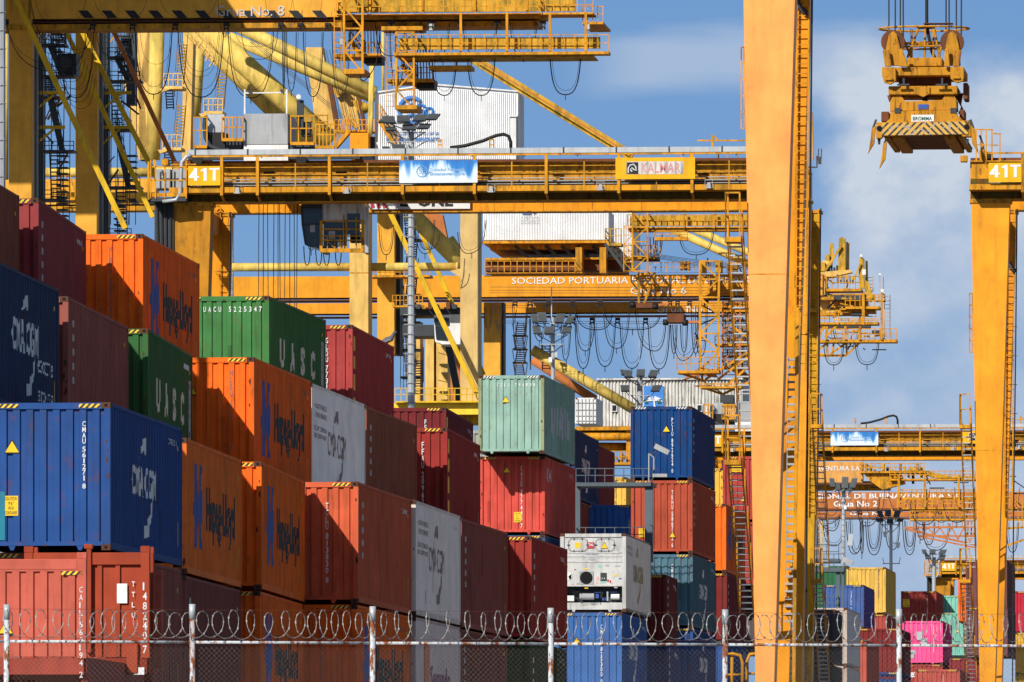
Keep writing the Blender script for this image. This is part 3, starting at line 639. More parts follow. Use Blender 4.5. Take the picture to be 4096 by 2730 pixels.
    m = MB(); tx, tz, ts = lx(642), lz(641), .12; m.prism([(tx-ts*1.15,tz-.02),(tx+ts*1.15,tz-.02),(tx,tz+ts*2)], .028, .032); k = m.build('warning_triangle', M['letter_k'], root)
    m = MB(); m.prism([(tx-ts,tz),(tx+ts,tz),(tx,tz+ts*1.75)], .022, .027); m.build('yellow_face', M['sticker'], k)
    m = MB(); put_front(m, text_geo('STAR COOL', .45, .06), lx(518), .044, lz(690)); put_front(m, text_geo('Integrated', .3, .04), lx(535), .044, lz(724)); m.build('maker_lettering', M['letter_b'], root)
    m = MB(); put_front(m, text_geo('TLLU 106011 9', .76, .11), lx(486), -.004, lz(1030)); m.build('serial_number', M['letter_k'], root)
    # machinery inside the lower recess
    MB().box(lx(388), lx(440), .12, .4, lz(1000), lz(962)).build('battery_box', M['white'], root, bev=.01)
    m = MB(); m.tube([(lx(475), .3, lz(968)), (lx(570), .3, lz(968))], .12, 12); m.build('compressor', M['grey'], root)
    m = MB(); m.tube([(lx(660), .2, lz(998)), (lx(660), .2, lz(935))], .035, 10); m.build('filter', M['galv'], root)
    m = MB(); m.tube([(lx(682), .22, lz(970)), (lx(738), .22, lz(970))], .1, 12); m.build('receiver_tank', M['white'], root)
    for (x, y, w, h) in ((590,965,.12,.16),(620,960,.1,.22),(635,985,.14,.1),(500,950,.16,.08),(700,938,.3,.02),(600,940,.3,.02)):
        MB().box(lx(x)-w/2, lx(x)+w/2, .3, .42, lz(y)-h/2, lz(y)+h/2).build('machinery_block', M[rnd.choice(['dgrey', 'black', 'letter_b'])], root)
    m = MB()
    for k in range(7):
        x = rnd.uniform(.45, 1.0)*rnd.choice((-1,1))*.9; m.tube([(x, .25, .36), (x+rnd.uniform(-.2,.2), .2, .6), (x+rnd.uniform(-.3,.3), .3, .95)], .012, 5)
    m.build('pipework', M['black'], root)
    for x in (-.72, .62): MB().prism([(x-.07,.09),(x+.07,.09),(x+.03,-.01),(x-.03,-.01)], .0, .07).build('lug', wm, root)
    m = MB(); vs = text_geo('CMA CGM', 4.6, .66, bold=.03); on_side(m, vs, 3.6, 1.2, CL, True, .012)
    on_side(m, poly_geo([(0,0),(.5,.32),(.95,.36),(1.0,.1),(.85,-.02),(.35,.04)]), 5.0, 2.15, CL, True, .012); on_side(m, text_geo('CONTROLLED', 2.4, .13), .8, 2.35, CL, True, .012); on_side(m, text_geo('ATMOSPHERE', 2.4, .13), .8, 2.13, CL, True, .012)
    on_side(m, poly_geo([(0,0),(.45,.02),(1.0,.25),(1.35,.62),(1.25,.2),(.8,-.03),(.1,-.25)]), 5.7, .66, CL, True, .012)
    m.build('lettering', M['letter_tan'], root)
    return root
M['letter_tl'] = flat('teal_sticker', (.25,.6,.5)); M['letter_pk'] = flat('pink_sticker', (.7,.4,.4))
reefer(2504, 369, 4*T, .09, 'white refrigerated container with black fan, stickers and machinery recess in its end')

# ---------------------------------------------------------------- red flat racks at the lower left
def flat_rack(nx, d, zb, zt, r, rgb, label, kind):
    a = math.atan(r); X = (nx-CX)*d/F; w2 = CW/2; H = zt-zb; CL = 12.19 if kind == 'ribbed' else .8
    root = thing('flat_rack', label, 'flat rack', (X - math.cos(a)*w2, d + math.sin(a)*w2, zb), -a, 'red flat racks at the lower left')
    mt = cmat(rgb, .12, .25); md = cmat((rgb[0]*.62, rgb[1]*.5, rgb[2]*.5), .3, .4)
    MB().box(-w2+.05, w2-.05, .02, CL-.02, .3, .60).build('deck', md, root)
    for s_ in (-1, 1):
        m = MB(); x = s_*(w2-.06); m.prism([(.25,.02),(CL-.25,.02),(CL-.1,.35),(CL-.1,.62),(.1,.62),(.1,.35)], x-.06, x+.06, 'x'); m.build('side_beam', md, root)
        for y in (0, CL-.16): MB().box(*sorted((s_*w2, s_*(w2-.17))), y, y+.16, .62, H-.12).build('corner_post', mt, root, bev=.008)
        for z in (.66, H-.055):
            for y in (.08, CL-.08): link_part(MESH40['corner_casting'], 'corner_casting', root, mt, (s_*(w2-.087), y, z))
    MB().box(-w2+.16, w2-.16, .02, .14, H-.36, H-.12).build('top_beam', mt, root, bev=.01)
    if kind == 'ribbed':
        m = MB(); xs = [t-w2 for t in breaks(.17, CW-.17, **EP)]; vs = []
        for x in xs: o = .02 + corr(x+w2+1e-6, depth=.045, **EP); vs += [(x, o, .64), (x, o, H-.34)]
        m.add(vs, [(2*i, 2*i+2, 2*i+3, 2*i+1) for i in range(len(xs)-1)]); m.build('end_wall', mt, root)
        MB().box(-w2+.18, w2-.18, .01, .019, H-.31, H-.14).build('top_band', mt, root)
        for x in (-.95, .95): MB().box(x-.2, x+.2, .0, .012, H-.42, H-.35).build('hazard_stripe', M['hazard'], root)
        m = MB(); z = H-.75
        for ch in 'CAIL 560194 2':
            if ch != ' ': put_front(m, text_geo(ch, .022 if ch in '1I' else .065, .11), w2-.13, -.005, z); z -= .145
            else: z -= .07
        m.build('serial_number', M['letter_w'], root)
        tx, tz, ts = -.6+.3, .95+.12, .13
        k = MB().prism([(tx-ts*1.1,tz-.02),(tx+ts*1.1,tz-.02),(tx,tz+ts*1.9)], .008, .014).build('warning_triangle', M['letter_k'], root)
        MB().prism([(tx-ts,tz),(tx+ts,tz),(tx,tz+ts*1.65)], .0, .006).build('yellow_face', M['sticker'], k)
    else:
        m = MB(); m.box(-w2+.16, w2-.16, .10, .13, .62, H-.3); m.build('end_wall', mt, root)
        for x in (.55, .2, -.3, -.75): MB().box(x, x+.09, .05, .10, .62, H-.36).build('stiffener', mt, root, bev=.006)
        MB().box(.0, .09, -.03, .1, .7, H-.0).build('hinge_post', mt, root, bev=.01)
        MB().box(.78, 1.0, -.05, .14, .30, .9).build('foot_bracket', mt, root, bev=.02)
        MB().box(-.05, .12, -.04, .1, H-.05, H+.04).build('lock_block', mt, root, bev=.01)
        MB().box(.58, .78, .045, .049, H-1.1, H-.72).build('white_label', M['letter_w'], root)
        m = MB(); z = H-.78
        for ch in 'TTLU':
            put_front(m, text_geo(ch, .06, .1, bold=.01), w2-.35, .05-.01, z); z -= .2
        z = H-.85
        for ch in '148240 7':
            if ch != ' ': put_front(m, text_geo(ch, .03 if ch == '1' else .08, .15, bold=.01), w2-.13, -.006, z); z -= .19
            else: z -= .08
        m.build('serial_number', M['letter_w'], root)
        MB().box(w2-.3, w2-.1, -.02, -.006, .28, .42).build('small_label', M['letter_w'], root)
flat_rack(345, 187, 2.98, 5.56, .083, (.52,.12,.085), 'salmon red flat rack with ribbed end wall and warning triangle, below the bright blue container', 'ribbed')
flat_rack(598, 193, 3.1, 5.86, .083, (.34,.06,.03), 'darker red flat rack with bare posts and large white number', 'posts')
flat_rack(360, 187.5, 0.3, 2.93, .083, (.50,.10,.07), 'red flat rack at the very bottom left under the salmon one', 'posts2')

# ---------------------------------------------------------------- pigeon
def pigeon(x, y, z, s=1.0):
    m = MB()
    pts = [(-.17,.03,.5),(-.1,.07,.35),(-.02,.1,.9),(.06,.13,.75),(.09,.19,.42),(.115,.235,.45),(.14,.24,.25),(.165,.235,.06)]
    o = 0; n = 10
    rad = [.012,.025,.058,.05,.028,.027,.018,.004]
    m.tube([Vector((p[0], 0, p[1])) for p in pts], .03, n)
    for i in range(len(pts)):
        c = Vector((pts[i][0], 0, pts[i][1]))
        for k in range(n):
            v = Vector(m.v[i*n+k]); m.v[i*n+k] = tuple(c + (v-c)*(rad[i]/.03))
    for yy in (-.02, .02):
        b = len(m.v); m.tube([(0, yy, .07), (.005, yy, 0)], .006, 5); m.bar((-.01, yy, .004), (.035, yy, .004), .008)
    bo = m.build('pigeon', flat('pigeon_feathers', (.09,.10,.13), .7), smooth=True)
    bo.location = (x, y, z); bo.scale = (s, s, s)
    tag(bo, 'small grey pigeon standing on the far top corner of the red container', 'bird')
    for sgn in (-1, 1):
        w_ = MB(); w_.prism([(-.16,.05),(-.05,.06),(.06,.1),(.04,.14),(-.04,.13)], sgn*.045, sgn*.06); w_.build('wing', flat('pigeon_wing', (.16,.17,.20), .7), bo)
pigeon(-3.6, 289.9, 5*T+.0, 1.7)

# ---------------------------------------------------------------- fence with razor wire (nearest thing)
FA = P(-60, 2577-11, 154.0); FB = P(4180, 2580, 157.6)
fd = Vector((FB.x-FA.x, FB.y-FA.y, 0)); FLn = fd.length; fang = math.atan2(fd.y, fd.x); fdn = fd.normalized()
fence = thing('chain_link_fence', 'weathered galvanised chain link fence with round rusty posts and a top rail', 'fence', (FA.x, FA.y, -.12), fang)
zr = 3.21+.12
def fx(px):   # distance along the fence line at a photo column
    k = (px-CX)/F; t = (k*FA.y - FA.x)/(fdn.x - k*fdn.y); return t
for i, px in enumerate((27, 769, 1491, 2203, 2901, 3596)):
    x = fx(px); zt_ = 3.78+.12 + (0.0, .02, 0, -.01, -.02, .0)[i]
    m = MB(); m.tube([(x+(.03*(i%2)-.015), 0, 0), (x, 0, zt_-.22)], .043, 14); p_ = m.build('post', M['galv_rust'], fence, smooth=True)
    m = MB(); m.tube([(x, 0, zt_-.23), (x, 0, zt_)], .051, 14); m.build('post_cap', M['galv'], p_, smooth=True)
xs_ = [-3] + [fx(p) for p in (27, 769, 1491, 2203, 2901, 3596)] + [FLn+3]
for a_, b_ in zip(xs_[:-1], xs_[1:]):
    m = MB(); m.tube([(a_+.05, 0, zr), (b_-.05, 0, zr)], .024, 10); m.build('top_rail', M['galv_rust'], fence, smooth=True)
m = MB(); pitch = .0565; z0_ = zr-1.1; z1_ = zr-.03; k = -1
x = -1.2
while x < FLn+.3:
    for sg in (1, -1):
        a_, b_ = (x, z0_), (x + (z1_-z0_), z1_)
        if sg < 0: a_, b_ = (x + (z1_-z0_), z0_), (x, z1_)
        m.tube([(a_[0], .045+.002*sg, a_[1]), (b_[0], .045+.002*sg, b_[1])], .0013, 3)
    x += pitch*1.41
m.build('chain_link_mesh', M['wire_brown'], fence)
m = MB()
for z in (zr+.06, zr+.50): m.tube([(-1, 0, z), (FLn+1, 0, z)], .0022, 4)
m.build('tension_wire', M['rust'], fence)
rz = thing('razor_wire_coil', 'coil of bare razor wire looping along the top of the chain link fence', 'razor wire', (FA.x, FA.y, -.12), fang)
rnd = random.Random(3); pts = []; sag_ = 0.0; t = -1.0; ph = 0
N_ = 26
xx = -1.0
while xx < FLn+1:
    pt = .225 + .06*math.sin(xx*1.9+.6) + rnd.uniform(-.045,.045); rr = .215+rnd.uniform(-.025,.02); sag_ = rnd.uniform(-.02,.012); sk = .165+.03*math.sin(xx*.7)*rnd.uniform(.6,1.4)
    for k in range(N_):
        a_ = 2*math.pi*k/N_
        pts.append((xx + pt*k/N_ + sk*math.cos(a_), -.02 + rr*math.cos(a_), zr+.275 + sag_*math.sin(a_*.5) + rr*math.sin(a_) + rnd.uniform(-.003,.003)))
    xx += pt
m = MB(); m.tube(pts, .0053, 4); m.build('wire_coil', M['razor'], rz, smooth=True)
m = MB()
for i in range(0, len(pts)-1, 3):
    p = Vector(pts[i]); d_ = (Vector(pts[i+1])-p).normalized(); m.bar(p-d_*.017, p+d_*.017, .022, .003, up=(0,1,0))
m.build('barbs', M['galv'], rz)['kind'] = 'stuff'

# ---------------------------------------------------------------- frames for pixel measured structures
TH = math.atan(.0888); UW = Vector((math.cos(TH), -math.sin(TH))); UU = Vector((math.sin(TH), math.cos(TH)))
def Q(ox, oy): return lambda x, y: (ox + x/1.7227, oy + y/1.7227)
QA, QB, QC, QD = Q(0,0), Q(1024,0), Q(2048,0), Q(3072,0)
QE, QF, QG, QH = Q(0,910), Q(1024,910), Q(2048,910), Q(3072,910)
QI, QJ, QK, QL = Q(0,1820), Q(1024,1820), Q(2048,1820), Q(3072,1820)
class Fr:
    """a crane's own frame: x across the yard, y along it, z up; origin at its base"""
    def __init__(s, px, d): s.O = Vector(((px-CX)*d/F, d)); s.z0 = -.12; s.d = d
    def p(s, px, py, v=0.0):
        k = Vector(((px-CX)/F, 1.0)); Y = (v + s.O.dot(UU)) / k.dot(UU)
        w = k*Y - s.O
        return Vector((w.dot(UW), v, (HY-py)*Y/F - s.z0))
    def thing(s, name, label, cat, group=None): return thing(name, label, cat, (s.O.x, s.O.y, s.z0), -TH, group)
    def box(s, mb, x0, x1, y0, y1, v0, v1):   # photo rectangle on plane v0, thick to v1
        a = s.p(x0, y1, v0); b = s.p(x1, y0, v0); return mb.box(a.x, b.x, v0, v1, a.z, b.z)
    def bar(s, mb, a, b, v, w, v2=None, h=None):   # w in photo pixels
        sc = s.d/F; A_ = s.p(a[0], a[1], v); B_ = s.p(b[0], b[1], v if v2 is None else v2)
        return mb.bar(A_, B_, (h or w)*sc, w*sc, up=(0,0,1)) if abs(A_.x-B_.x) > abs(A_.z-B_.z) else mb.bar(A_, B_, w*sc, (h or w)*sc, up=(0,1,0))
    def tube(s, mb, pts, v, r, n=8):
        return mb.tube([s.p(q[0], q[1], v if len(q) < 3 else q[2]) for q in pts], r*s.d/F, n)
def sag(a, b, depth, n=12):
    """a hanging loop between two photo points"""
    r = []
    for i in range(n+1):
        t = i/n; r.append((a[0]+(b[0]-a[0])*(t + .09*math.sin(2*math.pi*t)*-1), a[1]+(b[1]-a[1])*t + depth*(1-abs(2*t-1)**2.3)))
    return r
def rail_run(mb, x0, x1, v, z, hgt=1.1, step=1.5, r=.022, mid=2):
    """handrail along x"""
    for k in range(mid): mb.bar((x0, v, z+hgt*(1-k*.5)), (x1, v, z+hgt*(1-k*.5)), r*2, r*2)
    n = max(1, round((x1-x0)/step))
    for i in range(n+1): x = x0+(x1-x0)*i/n; mb.bar((x, v, z), (x, v, z+hgt), r*2, r*2)
    return mb
def rail_runy(mb, x, v0, v1, z, hgt=1.1, step=1.5, r=.022):
    for k in range(2): mb.bar((x, v0, z+hgt*(1-k*.5)), (x, v1, z+hgt*(1-k*.5)), r*2, r*2)
    n = max(1, round((v1-v0)/step))
    for i in range(n+1): y = v0+(v1-v0)*i/n; mb.bar((x, y, z), (x, y, z+hgt), r*2, r*2)
    return mb
def flight(root, x0, x1, a, b, n, treadm='galv', rail='crane'):
    """stair from a=(v,z) to b=(v,z)"""
    st = MB()
    for x in (x0, x1): st.bar((x, a[0], a[1]), (x, b[0], b[1]), .03, .16); st.bar((x, a[0], a[1]+.95), (x, b[0], b[1]+.95), .035, .035)
    for x in (x0, x1):
        for k in range(5): t = k/4; st.bar((x, a[0]+(b[0]-a[0])*t, a[1]+(b[1]-a[1])*t), (x, a[0]+(b[0]-a[0])*t, a[1]+(b[1]-a[1])*t+.95), .03)
    o = st.build('stair', M[rail], root)
    tr = MB()
    for k in range(n):
        t = (k+.5)/n; tr.box(x0+.02, x1-.02, a[0]+(b[0]-a[0])*t-.1, a[0]+(b[0]-a[0])*t+.1, a[1]+(b[1]-a[1])*t-.02, a[1]+(b[1]-a[1])*t+.02)
    tr.build('treads', M[treadm], o); return o

# ---------------------------------------------------------------- rubber tyred gantry cranes
def copy_tree(o, parent=None, skip=()):
    c = o.copy(); C.objects.link(c)
    if parent: c.parent = parent
    for ch in list(o.children):
        if ch.name.split('.')[0] in skip: continue
        copy_tree(ch, c, skip)
    return c
f1 = Fr(690, 410)
z_ = lambda y, v=0: f1.p(690, y, v).z
RG = 'yellow rubber tyred gantry cranes in the yard'
rtg = f1.thing('gantry_crane', 'weathered yellow gantry crane spanning the container rows at centre, with blue and white sign', 'gantry crane', RG)
XL, XR = -.04, 25.8; ZB, ZT = z_(808), z_(662)
for v in (0.15, 6.9):
    m = MB(); m.box(XL+(.1 if v > 1 else 0), XR, v, v+1.0, ZB, ZT); gd = m.build('girder', M['crane_dirty'] if v < 1 else M['leg2'] if 'leg2' in M else M['crane'], rtg)
    MB().box(XL, XR, v-.12, v+1.12, ZT+.003, ZT+.06).build('top_flange', M['crane_dirty'], gd)
    MB().box(XL, XR, v-.1, v+1.1, ZB-.05, ZB-.003).build('bottom_flange', M['crane_dirty'], gd)
    MB().box(XL, XR, v+.4, v+.5, ZT+.065, ZT+.2).build('trolley_rail', M['rust'], gd)
    if v < 1: MB().box(XL+.02, XR-.02, v-.02, v-.004, ZB+.0, z_(728)).build('web_stain_shade', M['mould_shade'], gd)  # dark band: mould stains plus painted shade on the lower web
    for k in range(13): x = .3+k*2.05; MB().box(x, x+.02, v-.02, v+.005, ZB, ZT).build('web_stiffener', M['crane_dirty'], gd)
# front walkway
zd = z_(776)
MB().box(XL, XR, -.82, .1, zd-.04, zd).build('walkway', M['crane_dirty'], rtg)
MB().box(XL, XR, -.86, -.825, zd-.02, zd+.2).build('toe_board', M['crane'], rtg)
m = MB()
for zz_, r_ in ((z_(633), .07), (z_(707), .045), (z_(678),.03)): m.bar((.7 if zz_ > 27 else XL, -.84, zz_), (XR, -.84, zz_), r_, r_)
x = 2.2
while x < XR: m.bar((x, -.84, zd), (x, -.84, z_(662)), .05); x += 1.48
m.build('handrail', M['crane'], rtg)
for px in (887, 1030, 1318, 1610, 1898, 2185, 2475, 2768, 3050):
    x = f1.p(px, 0, -.9).x; m = MB(); m.bar((x, -.93, z_(636)), (x, -.93, z_(790)), .12, .08); m.bar((x, -.9, z_(788)), (x, .1, z_(808)), .08, .1); m.build('bracket', M['crane'], rtg)
m = MB(); m.tube([(XL+.8, -.3, z_(735)), (XR, -.3, z_(735))], .03, 6); m.tube([(XL+.8, -.1, z_(722)), (XR, -.1, z_(722))], .025, 6); m.tube([(XL+.8, -.05, z_(745)), (XR, -.05, z_(745))], .02, 6); m.build('conduit', M['grey'], rtg)
for px in (1075, 1365, 1945, 2230, 2810):
    q = f1.p(px, 693, .1); m = MB(); m.box(q.x-.22, q.x+.22, .02, .13, q.z-.05, q.z+.05); m.tube([(q.x-.2, .05, q.z), (q.x+.2, .05, q.z)], .06, 8); m.build('clamp', M['black'], rtg)
# cable tray
m = MB(); m.box(.7, XR, -.78, -.5, z_(627), z_(606)); tr = m.build('cable_tray', M['galv'], rtg)
for k in range(12): x = 1.0+k*2.16; MB().box(x, x+.06, -.80, -.48, z_(629), z_(604)).build('tray_joint', M['dgrey'], tr)
for k in range(11): x = 1.6+k*2.16; MB().bar((x, -.7, z_(627)), (x, -.7, z_(640)), .05).build('tray_bracket', M['dgrey'], tr)
m = MB(); f1.tube(m, [(765,620),(745,628),(727,650),(724,700),(722,770),(705,800),(650,806)], -.9, 8, 8); m.build('bent_conduit', M['galv'], rtg, smooth=True)
# signs
def board(f, root, name, x0, x1, y0, y1, v, mat, th=.05):
    m = MB(); f.box(m, x0, x1, y0, y1, v, v+th); return m.build(name, mat, root)
def write(f, root, s, x0, x1, y0, y1, v, mat, name='lettering', bold=.0):
    a = f.p(x0, y1, v); b = f.p(x1, y0, v); m = MB(); put_front(m, text_geo(s, b.x-a.x, b.z-a.z, bold=bold), a.x, v, a.z); return m.build(name, mat, root)
nb = board(f1, rtg, 'number_board', 752, 882, 665, 743, -1.02, M['sign_y'] if 'sign_y' in M else M['crane'])
a = f1.p(756, 724, -1.03); b = f1.p(878, 673, -1.03); W_, H_ = b.x-a.x, b.z-a.z
for nm, polys in (('4', ([(0,.22),(.15,.22),(.15,.36),(.20,1),(.0,.36)], [(.0,.22),(.33,.22),(.33,.36),(.0,.36)], [(.17,0),(.27,0),(.27,1),(.17,1)])), ('1', ([(.48,0),(.58,0),(.58,1),(.50,1),(.38,.84),(.38,.72),(.48,.76)],)), ('T', ([(.66,.85),(1,.85),(1,1),(.66,1)], [(.78,0),(.88,0),(.88,.86),(.78,.86)]))):
    m = MB()
    for i_, q_ in enumerate(polys): m.prism([(a.x+x*W_, a.z+z*H_) for x, z in q_], -1.034-.001*i_, -1.024)
    m.build('figure', M['letter_w'], nb)
M['blue_sign'] = None
def sign_mat():
    m = bpy.data.materials.new('blue_streaked_sign'); m.use_nodes = True; t = m.node_tree; b = t.nodes['Principled BSDF']; b.inputs['Roughness'].default_value = .35
    co = N(t, 'ShaderNodeTexCoord'); mp_ = N(t, 'ShaderNodeMapping'); mp_.inputs['Scale'].default_value = (2.3, 1, .30); t.links.new(co.outputs['Object'], mp_.inputs[0])
    n = N(t, 'ShaderNodeTexNoise'); n.inputs['Scale'].default_value = 1.0; n.inputs['Detail'].default_value = 3; t.links.new(mp_.outputs[0], n.inputs['Vector'])
    sp = N(t, 'ShaderNodeSeparateXYZ'); t.links.new(co.outputs['Object'], sp.inputs[0])
    ma = N(t, 'ShaderNodeMath', operation='MULTIPLY_ADD'); ma.inputs[1].default_value = .42; ma.inputs[2].default_value = -.42*(z_(700)); t.links.new(sp.outputs[2], ma.inputs[0])
    ad = N(t, 'ShaderNodeMath', operation='ADD'); t.links.new(ma.outputs[0], ad.inputs[0]); t.links.new(n.outputs[0], ad.inputs[1])
    r = ramp(t, [(.44, (.66,.76,.86)), (.50, (.40,.60,.82)), (.58, (.03,.22,.60)), (.75, (.02,.16,.50))], ad.outputs[0]); t.links.new(r.outputs[0], b.inputs['Base Color']); return m
M['blue_sign'] = sign_mat()
M['sign_text'] = flat('sign_text_blue', (.25,.42,.68))
bs = board(f1, rtg, 'sign_board', 1597, 1910, 641, 733, -1.02, M['blue_sign'])
write(f1, bs, 'Sociedad Portuaria', 1720, 1858, 672, 686, -1.03, M['sign_text'], bold=.02); write(f1, bs, 'Buenaventura', 1720, 1860, 688, 703, -1.03, M['sign_text'], bold=.04)
def logo(f, root, cx, cy, r, v, mat):
    m = MB(); c = f.p(cx, cy, v); rr = r*f.d/F
    m.tube([(c.x+rr*math.cos(a)*1.0, v, c.z+rr*math.sin(a)) for a in [k*math.pi/12 for k in range(25)]], rr*.09, 4)
    m.tube([(c.x-rr*.55, v, c.z-rr*.25), (c.x-rr*.2, v, c.z-rr*.3), (c.x-rr*.1, v, c.z+rr*.1), (c.x-rr*.55, v, c.z+rr*.15), (c.x-rr*.5, v, c.z+rr*.5), (c.x-rr*.1, v, c.z+rr*.5)], rr*.08, 4)
    m.tube([(c.x+rr*.15, v, c.z-rr*.7), (c.x+rr*.15, v, c.z+rr*.5), (c.x+rr*.55, v, c.z+rr*.45), (c.x+rr*.6, v, c.z+rr*.1), (c.x+rr*.15, v, c.z)], rr*.08, 4)
    m.tube([(c.x+rr*(1.1+.3*math.cos(a)), v, c.z-rr*.1+rr*.3*math.sin(a)) for a in [k*math.pi/6 for k in range(13)]], rr*.08, 4)
    return m.build('logo', mat, root)
logo(f1, bs, 1688, 687, 21, -1.032, M['sign_text'])
kb = board(f1, rtg, 'maker_board', 2462, 2780, 630, 718, -1.02, M['sign_y'] if 'sign_y' in M else M['crane'])
kp = board(f1, kb, 'white_panel', 2505, 2735, 646, 698, -1.03, M['white_dirty'], .008)
write(f1, kp, 'KALMAR', 2565, 2722, 652, 692, -1.038, M['letter_fr'] if 'letter_fr' in M else M['letter_r'], bold=.01)
m = MB(); a = f1.p(2508, 697, -1.034); b = f1.p(2553, 650, -1.034); m.box(a.x, b.x, -1.036, -1.033, a.z, b.z); lg = m.build('emblem', M['letter_k'], kp)
m = MB(); c = f1.p(2530, 674, -1.04); w_ = .17
m.tube([(c.x-.17,-1.04,c.z-.2),(c.x-.17,-1.04,c.z+.0),(c.x-.1,-1.04,c.z+.12),(c.x+.05,-1.04,c.z+.16),(c.x+.14,-1.04,c.z+.05),(c.x+.16,-1.04,c.z-.1),(c.x+.05,-1.04,c.z-.05),(c.x-.02,-1.04,c.z+.02),(c.x-.08,-1.04,c.z-.05),(c.x-.02,-1.04,c.z-.14)], .028, 4); m.build('emblem_figure', M['letter_w'], lg)
# floodlights on the walkway
for px, y0 in ((950,741),(1387,741),(1964,736),(2402,728),(2835,720)):
    q = f1.p(px, y0+20, -1.0); m = MB(); 
    m.tube([(q.x-.15,-1.0,q.z-.12),(q.x-.15,-1.0,q.z+.2),(q.x+.15,-1.0,q.z+.2),(q.x+.15,-1.0,q.z-.12),(q.x-.15,-1.0,q.z-.12)], .015, 5)
    fl = m.build('floodlight', M['galv'], rtg); MB().hexa([(q.x-.1,-1.1,q.z-.15),(q.x+.1,-1.1,q.z-.15),(q.x+.1,-.9,q.z-.15),(q.x-.1,-.9,q.z-.15)], [(q.x-.06,-1.06,q.z+.1),(q.x+.06,-1.06,q.z+.1),(q.x+.06,-.94,q.z+.1),(q.x-.06,-.94,q.z+.1)]).build('lamp_body', M['grey'], fl)
# legs
def leg(root, xa, xb, v0, v1, mirror=False, mat='leg'):
    top = ZB-.05; i1, i2 = (.46, .80) if not mirror else (.80, .46)
    m = MB(); m.hexa([(xa+i1, v0, 0.3), (xb-i2, v0, 0.3), (xb-i2, v1, 0.3), (xa+i1, v1, 0.3)], [(xa, v0, top), (xb, v0, top), (xb, v1, top), (xa, v1, top)])
    o = m.build('leg', M[mat], root, bev=.012)
    MB().box(xa-.06, xb+.06, v0-.06, v1+.06, top-.12, top-.001).build('leg_flange', M['crane_dirty'], o)
    zs = 16.4; t = (zs-.3)/(top-.3); MB().box(xa+i1*(1-t)-.004, xb-i2*(1-t)+.004, v0-.004, v1+.004, zs, zs+.03).build('weld_seam', M['crane'], o)
    return o
for xa, xb, mi in ((0, 1.58, False), (24.6, 26.18, True)):
    leg(rtg, xa, xb, .1, 1.2, mi, 'leg' if mi else 'leg_worn_shade'); leg(rtg, xa, xb, 6.9, 8.0, mi, 'leg_olive' if mi else 'leg2')
    MB().box((xa+xb)/2-.5, (xa+xb)/2+.5, 1.2, 6.9, .9, 1.9).build('sill_beam', M['crane'], rtg)
    MB().box((xa+xb)/2-.35, (xa+xb)/2+.35, 1.2, 6.9, ZB-1.0, ZB-.2).build('cross_beam', M['crane'], rtg)
    x0, x1 = (xa-.44, xa-.04) if not mi else (xb+.04, xb+.44)
    for (zA, zB_) in ((17.45, 11.6), (11.15, 6.9)):
        fw = (.4, 6.2)
        MB().box(x0-.03, x1+.03, fw[0]-.7, fw[0]+.3, zA-.14, zA).build('landing', M['crane'], rtg)
        flight(rtg, x0, x1, (fw[0]+(.3 if fw[1] > fw[0] else -.3), zA-.1), (fw[1]-(.3 if fw[1] > fw[0] else -.3), zB_+.1), 24)
        m = MB(); rail_run(m, x0, x1, fw[0]-.68, zA, 1.25, .6); rail_runy(m, x0 if not mi else x1, fw[0]-.68, fw[0]+.3, zA, 1.25); m.build('landing_rail', M['crane'], rtg)
    # upright ladder between the legs
    m = MB(); lx0 = (xb-.5 if not mi else xb-.5)
    for sx_ in (0, .34): m.bar((lx0+sx_, 6.75, 14), (lx0+sx_+.1, 6.75, ZB), .05, .04)
    z = 14.2
    while z < ZB-.3: m.bar((lx0, 6.75, z), (lx0+.42, 6.75, z), .025); z += .28
    m.build('ladder', M['crane'], rtg)
    m = MB(); m.tube([(xb-.15, 6.6, 5), (xb-.1, 6.6, 14), (xb-.02, 6.6, 20), (xb+.05, 6.6, ZB)], .03, 5); m.build('cable', M['cable'], rtg)
    for z in [17+1.2*k for k in range(7)]:
        m = MB(); m.tube([(lx0-.15+.7*t, 6.8-.35*math.sin(math.pi*t), z) for t in [k/6 for k in range(7)]], .014, 4); m.build('cage_hoop', M['crane'], rtg)
m = MB(); f1.bar(m, (2790, 563), (3000, 563), .5, 6); f1.bar(m, (2850, 540), (2850, 615), .5, 8); f1.bar(m, (2848, 542), (2872, 560), .5, 6); m.build('gate_frame', M['crane'], rtg)
for px in (2725, 2760, 2874, 2910, 2950): m = MB(); f1.bar(m, (px, 600), (px, 655), .9, 5); m.build('stanchion', M['crane'], rtg)
# cabinets platform at the left end
m = MB(); f1.box(m, 603, 745, 790, 806, -.95, 3.0); m.build('end_platform', M['dgrey'], rtg)
m = MB(); f1.box(m, 603, 745, 772, 788, -.96, -.9); m.build('end_toe_board', M['crane'], rtg)
for a, b in ((622, 682), (690, 745)):
    m = MB(); f1.box(m, a, b, 677, 757, -.3, .8); cb = m.build('cabinet', M['grey'], rtg, bev=.01)
    m = MB(); f1.box(m, a+3, b-3, 682, 753, -.33, -.305); m.build('cabinet_door', M['grey'], cb)
m = MB(); a = f1.p(651, 706, -.34); m.prism([(a.x-.05,a.z-.04),(a.x+.05,a.z-.04),(a.x,a.z+.05)], -.345, -.34); m.build('hazard_symbol', M['letter_w'], rtg)
m = MB()
for px in (603, 622, 660, 745): f1.bar(m, (px, 640), (px, 795), -.98, 5)
for py in (668, 722): f1.bar(m, (603, py), (745, py), -.98, 5)
f1.bar(m, (594, 648), (594, 800), -.2, 8); f1.bar(m, (615, 640), (622, 668), -.9, 7)
m.build('end_railing', M['crane'], rtg)
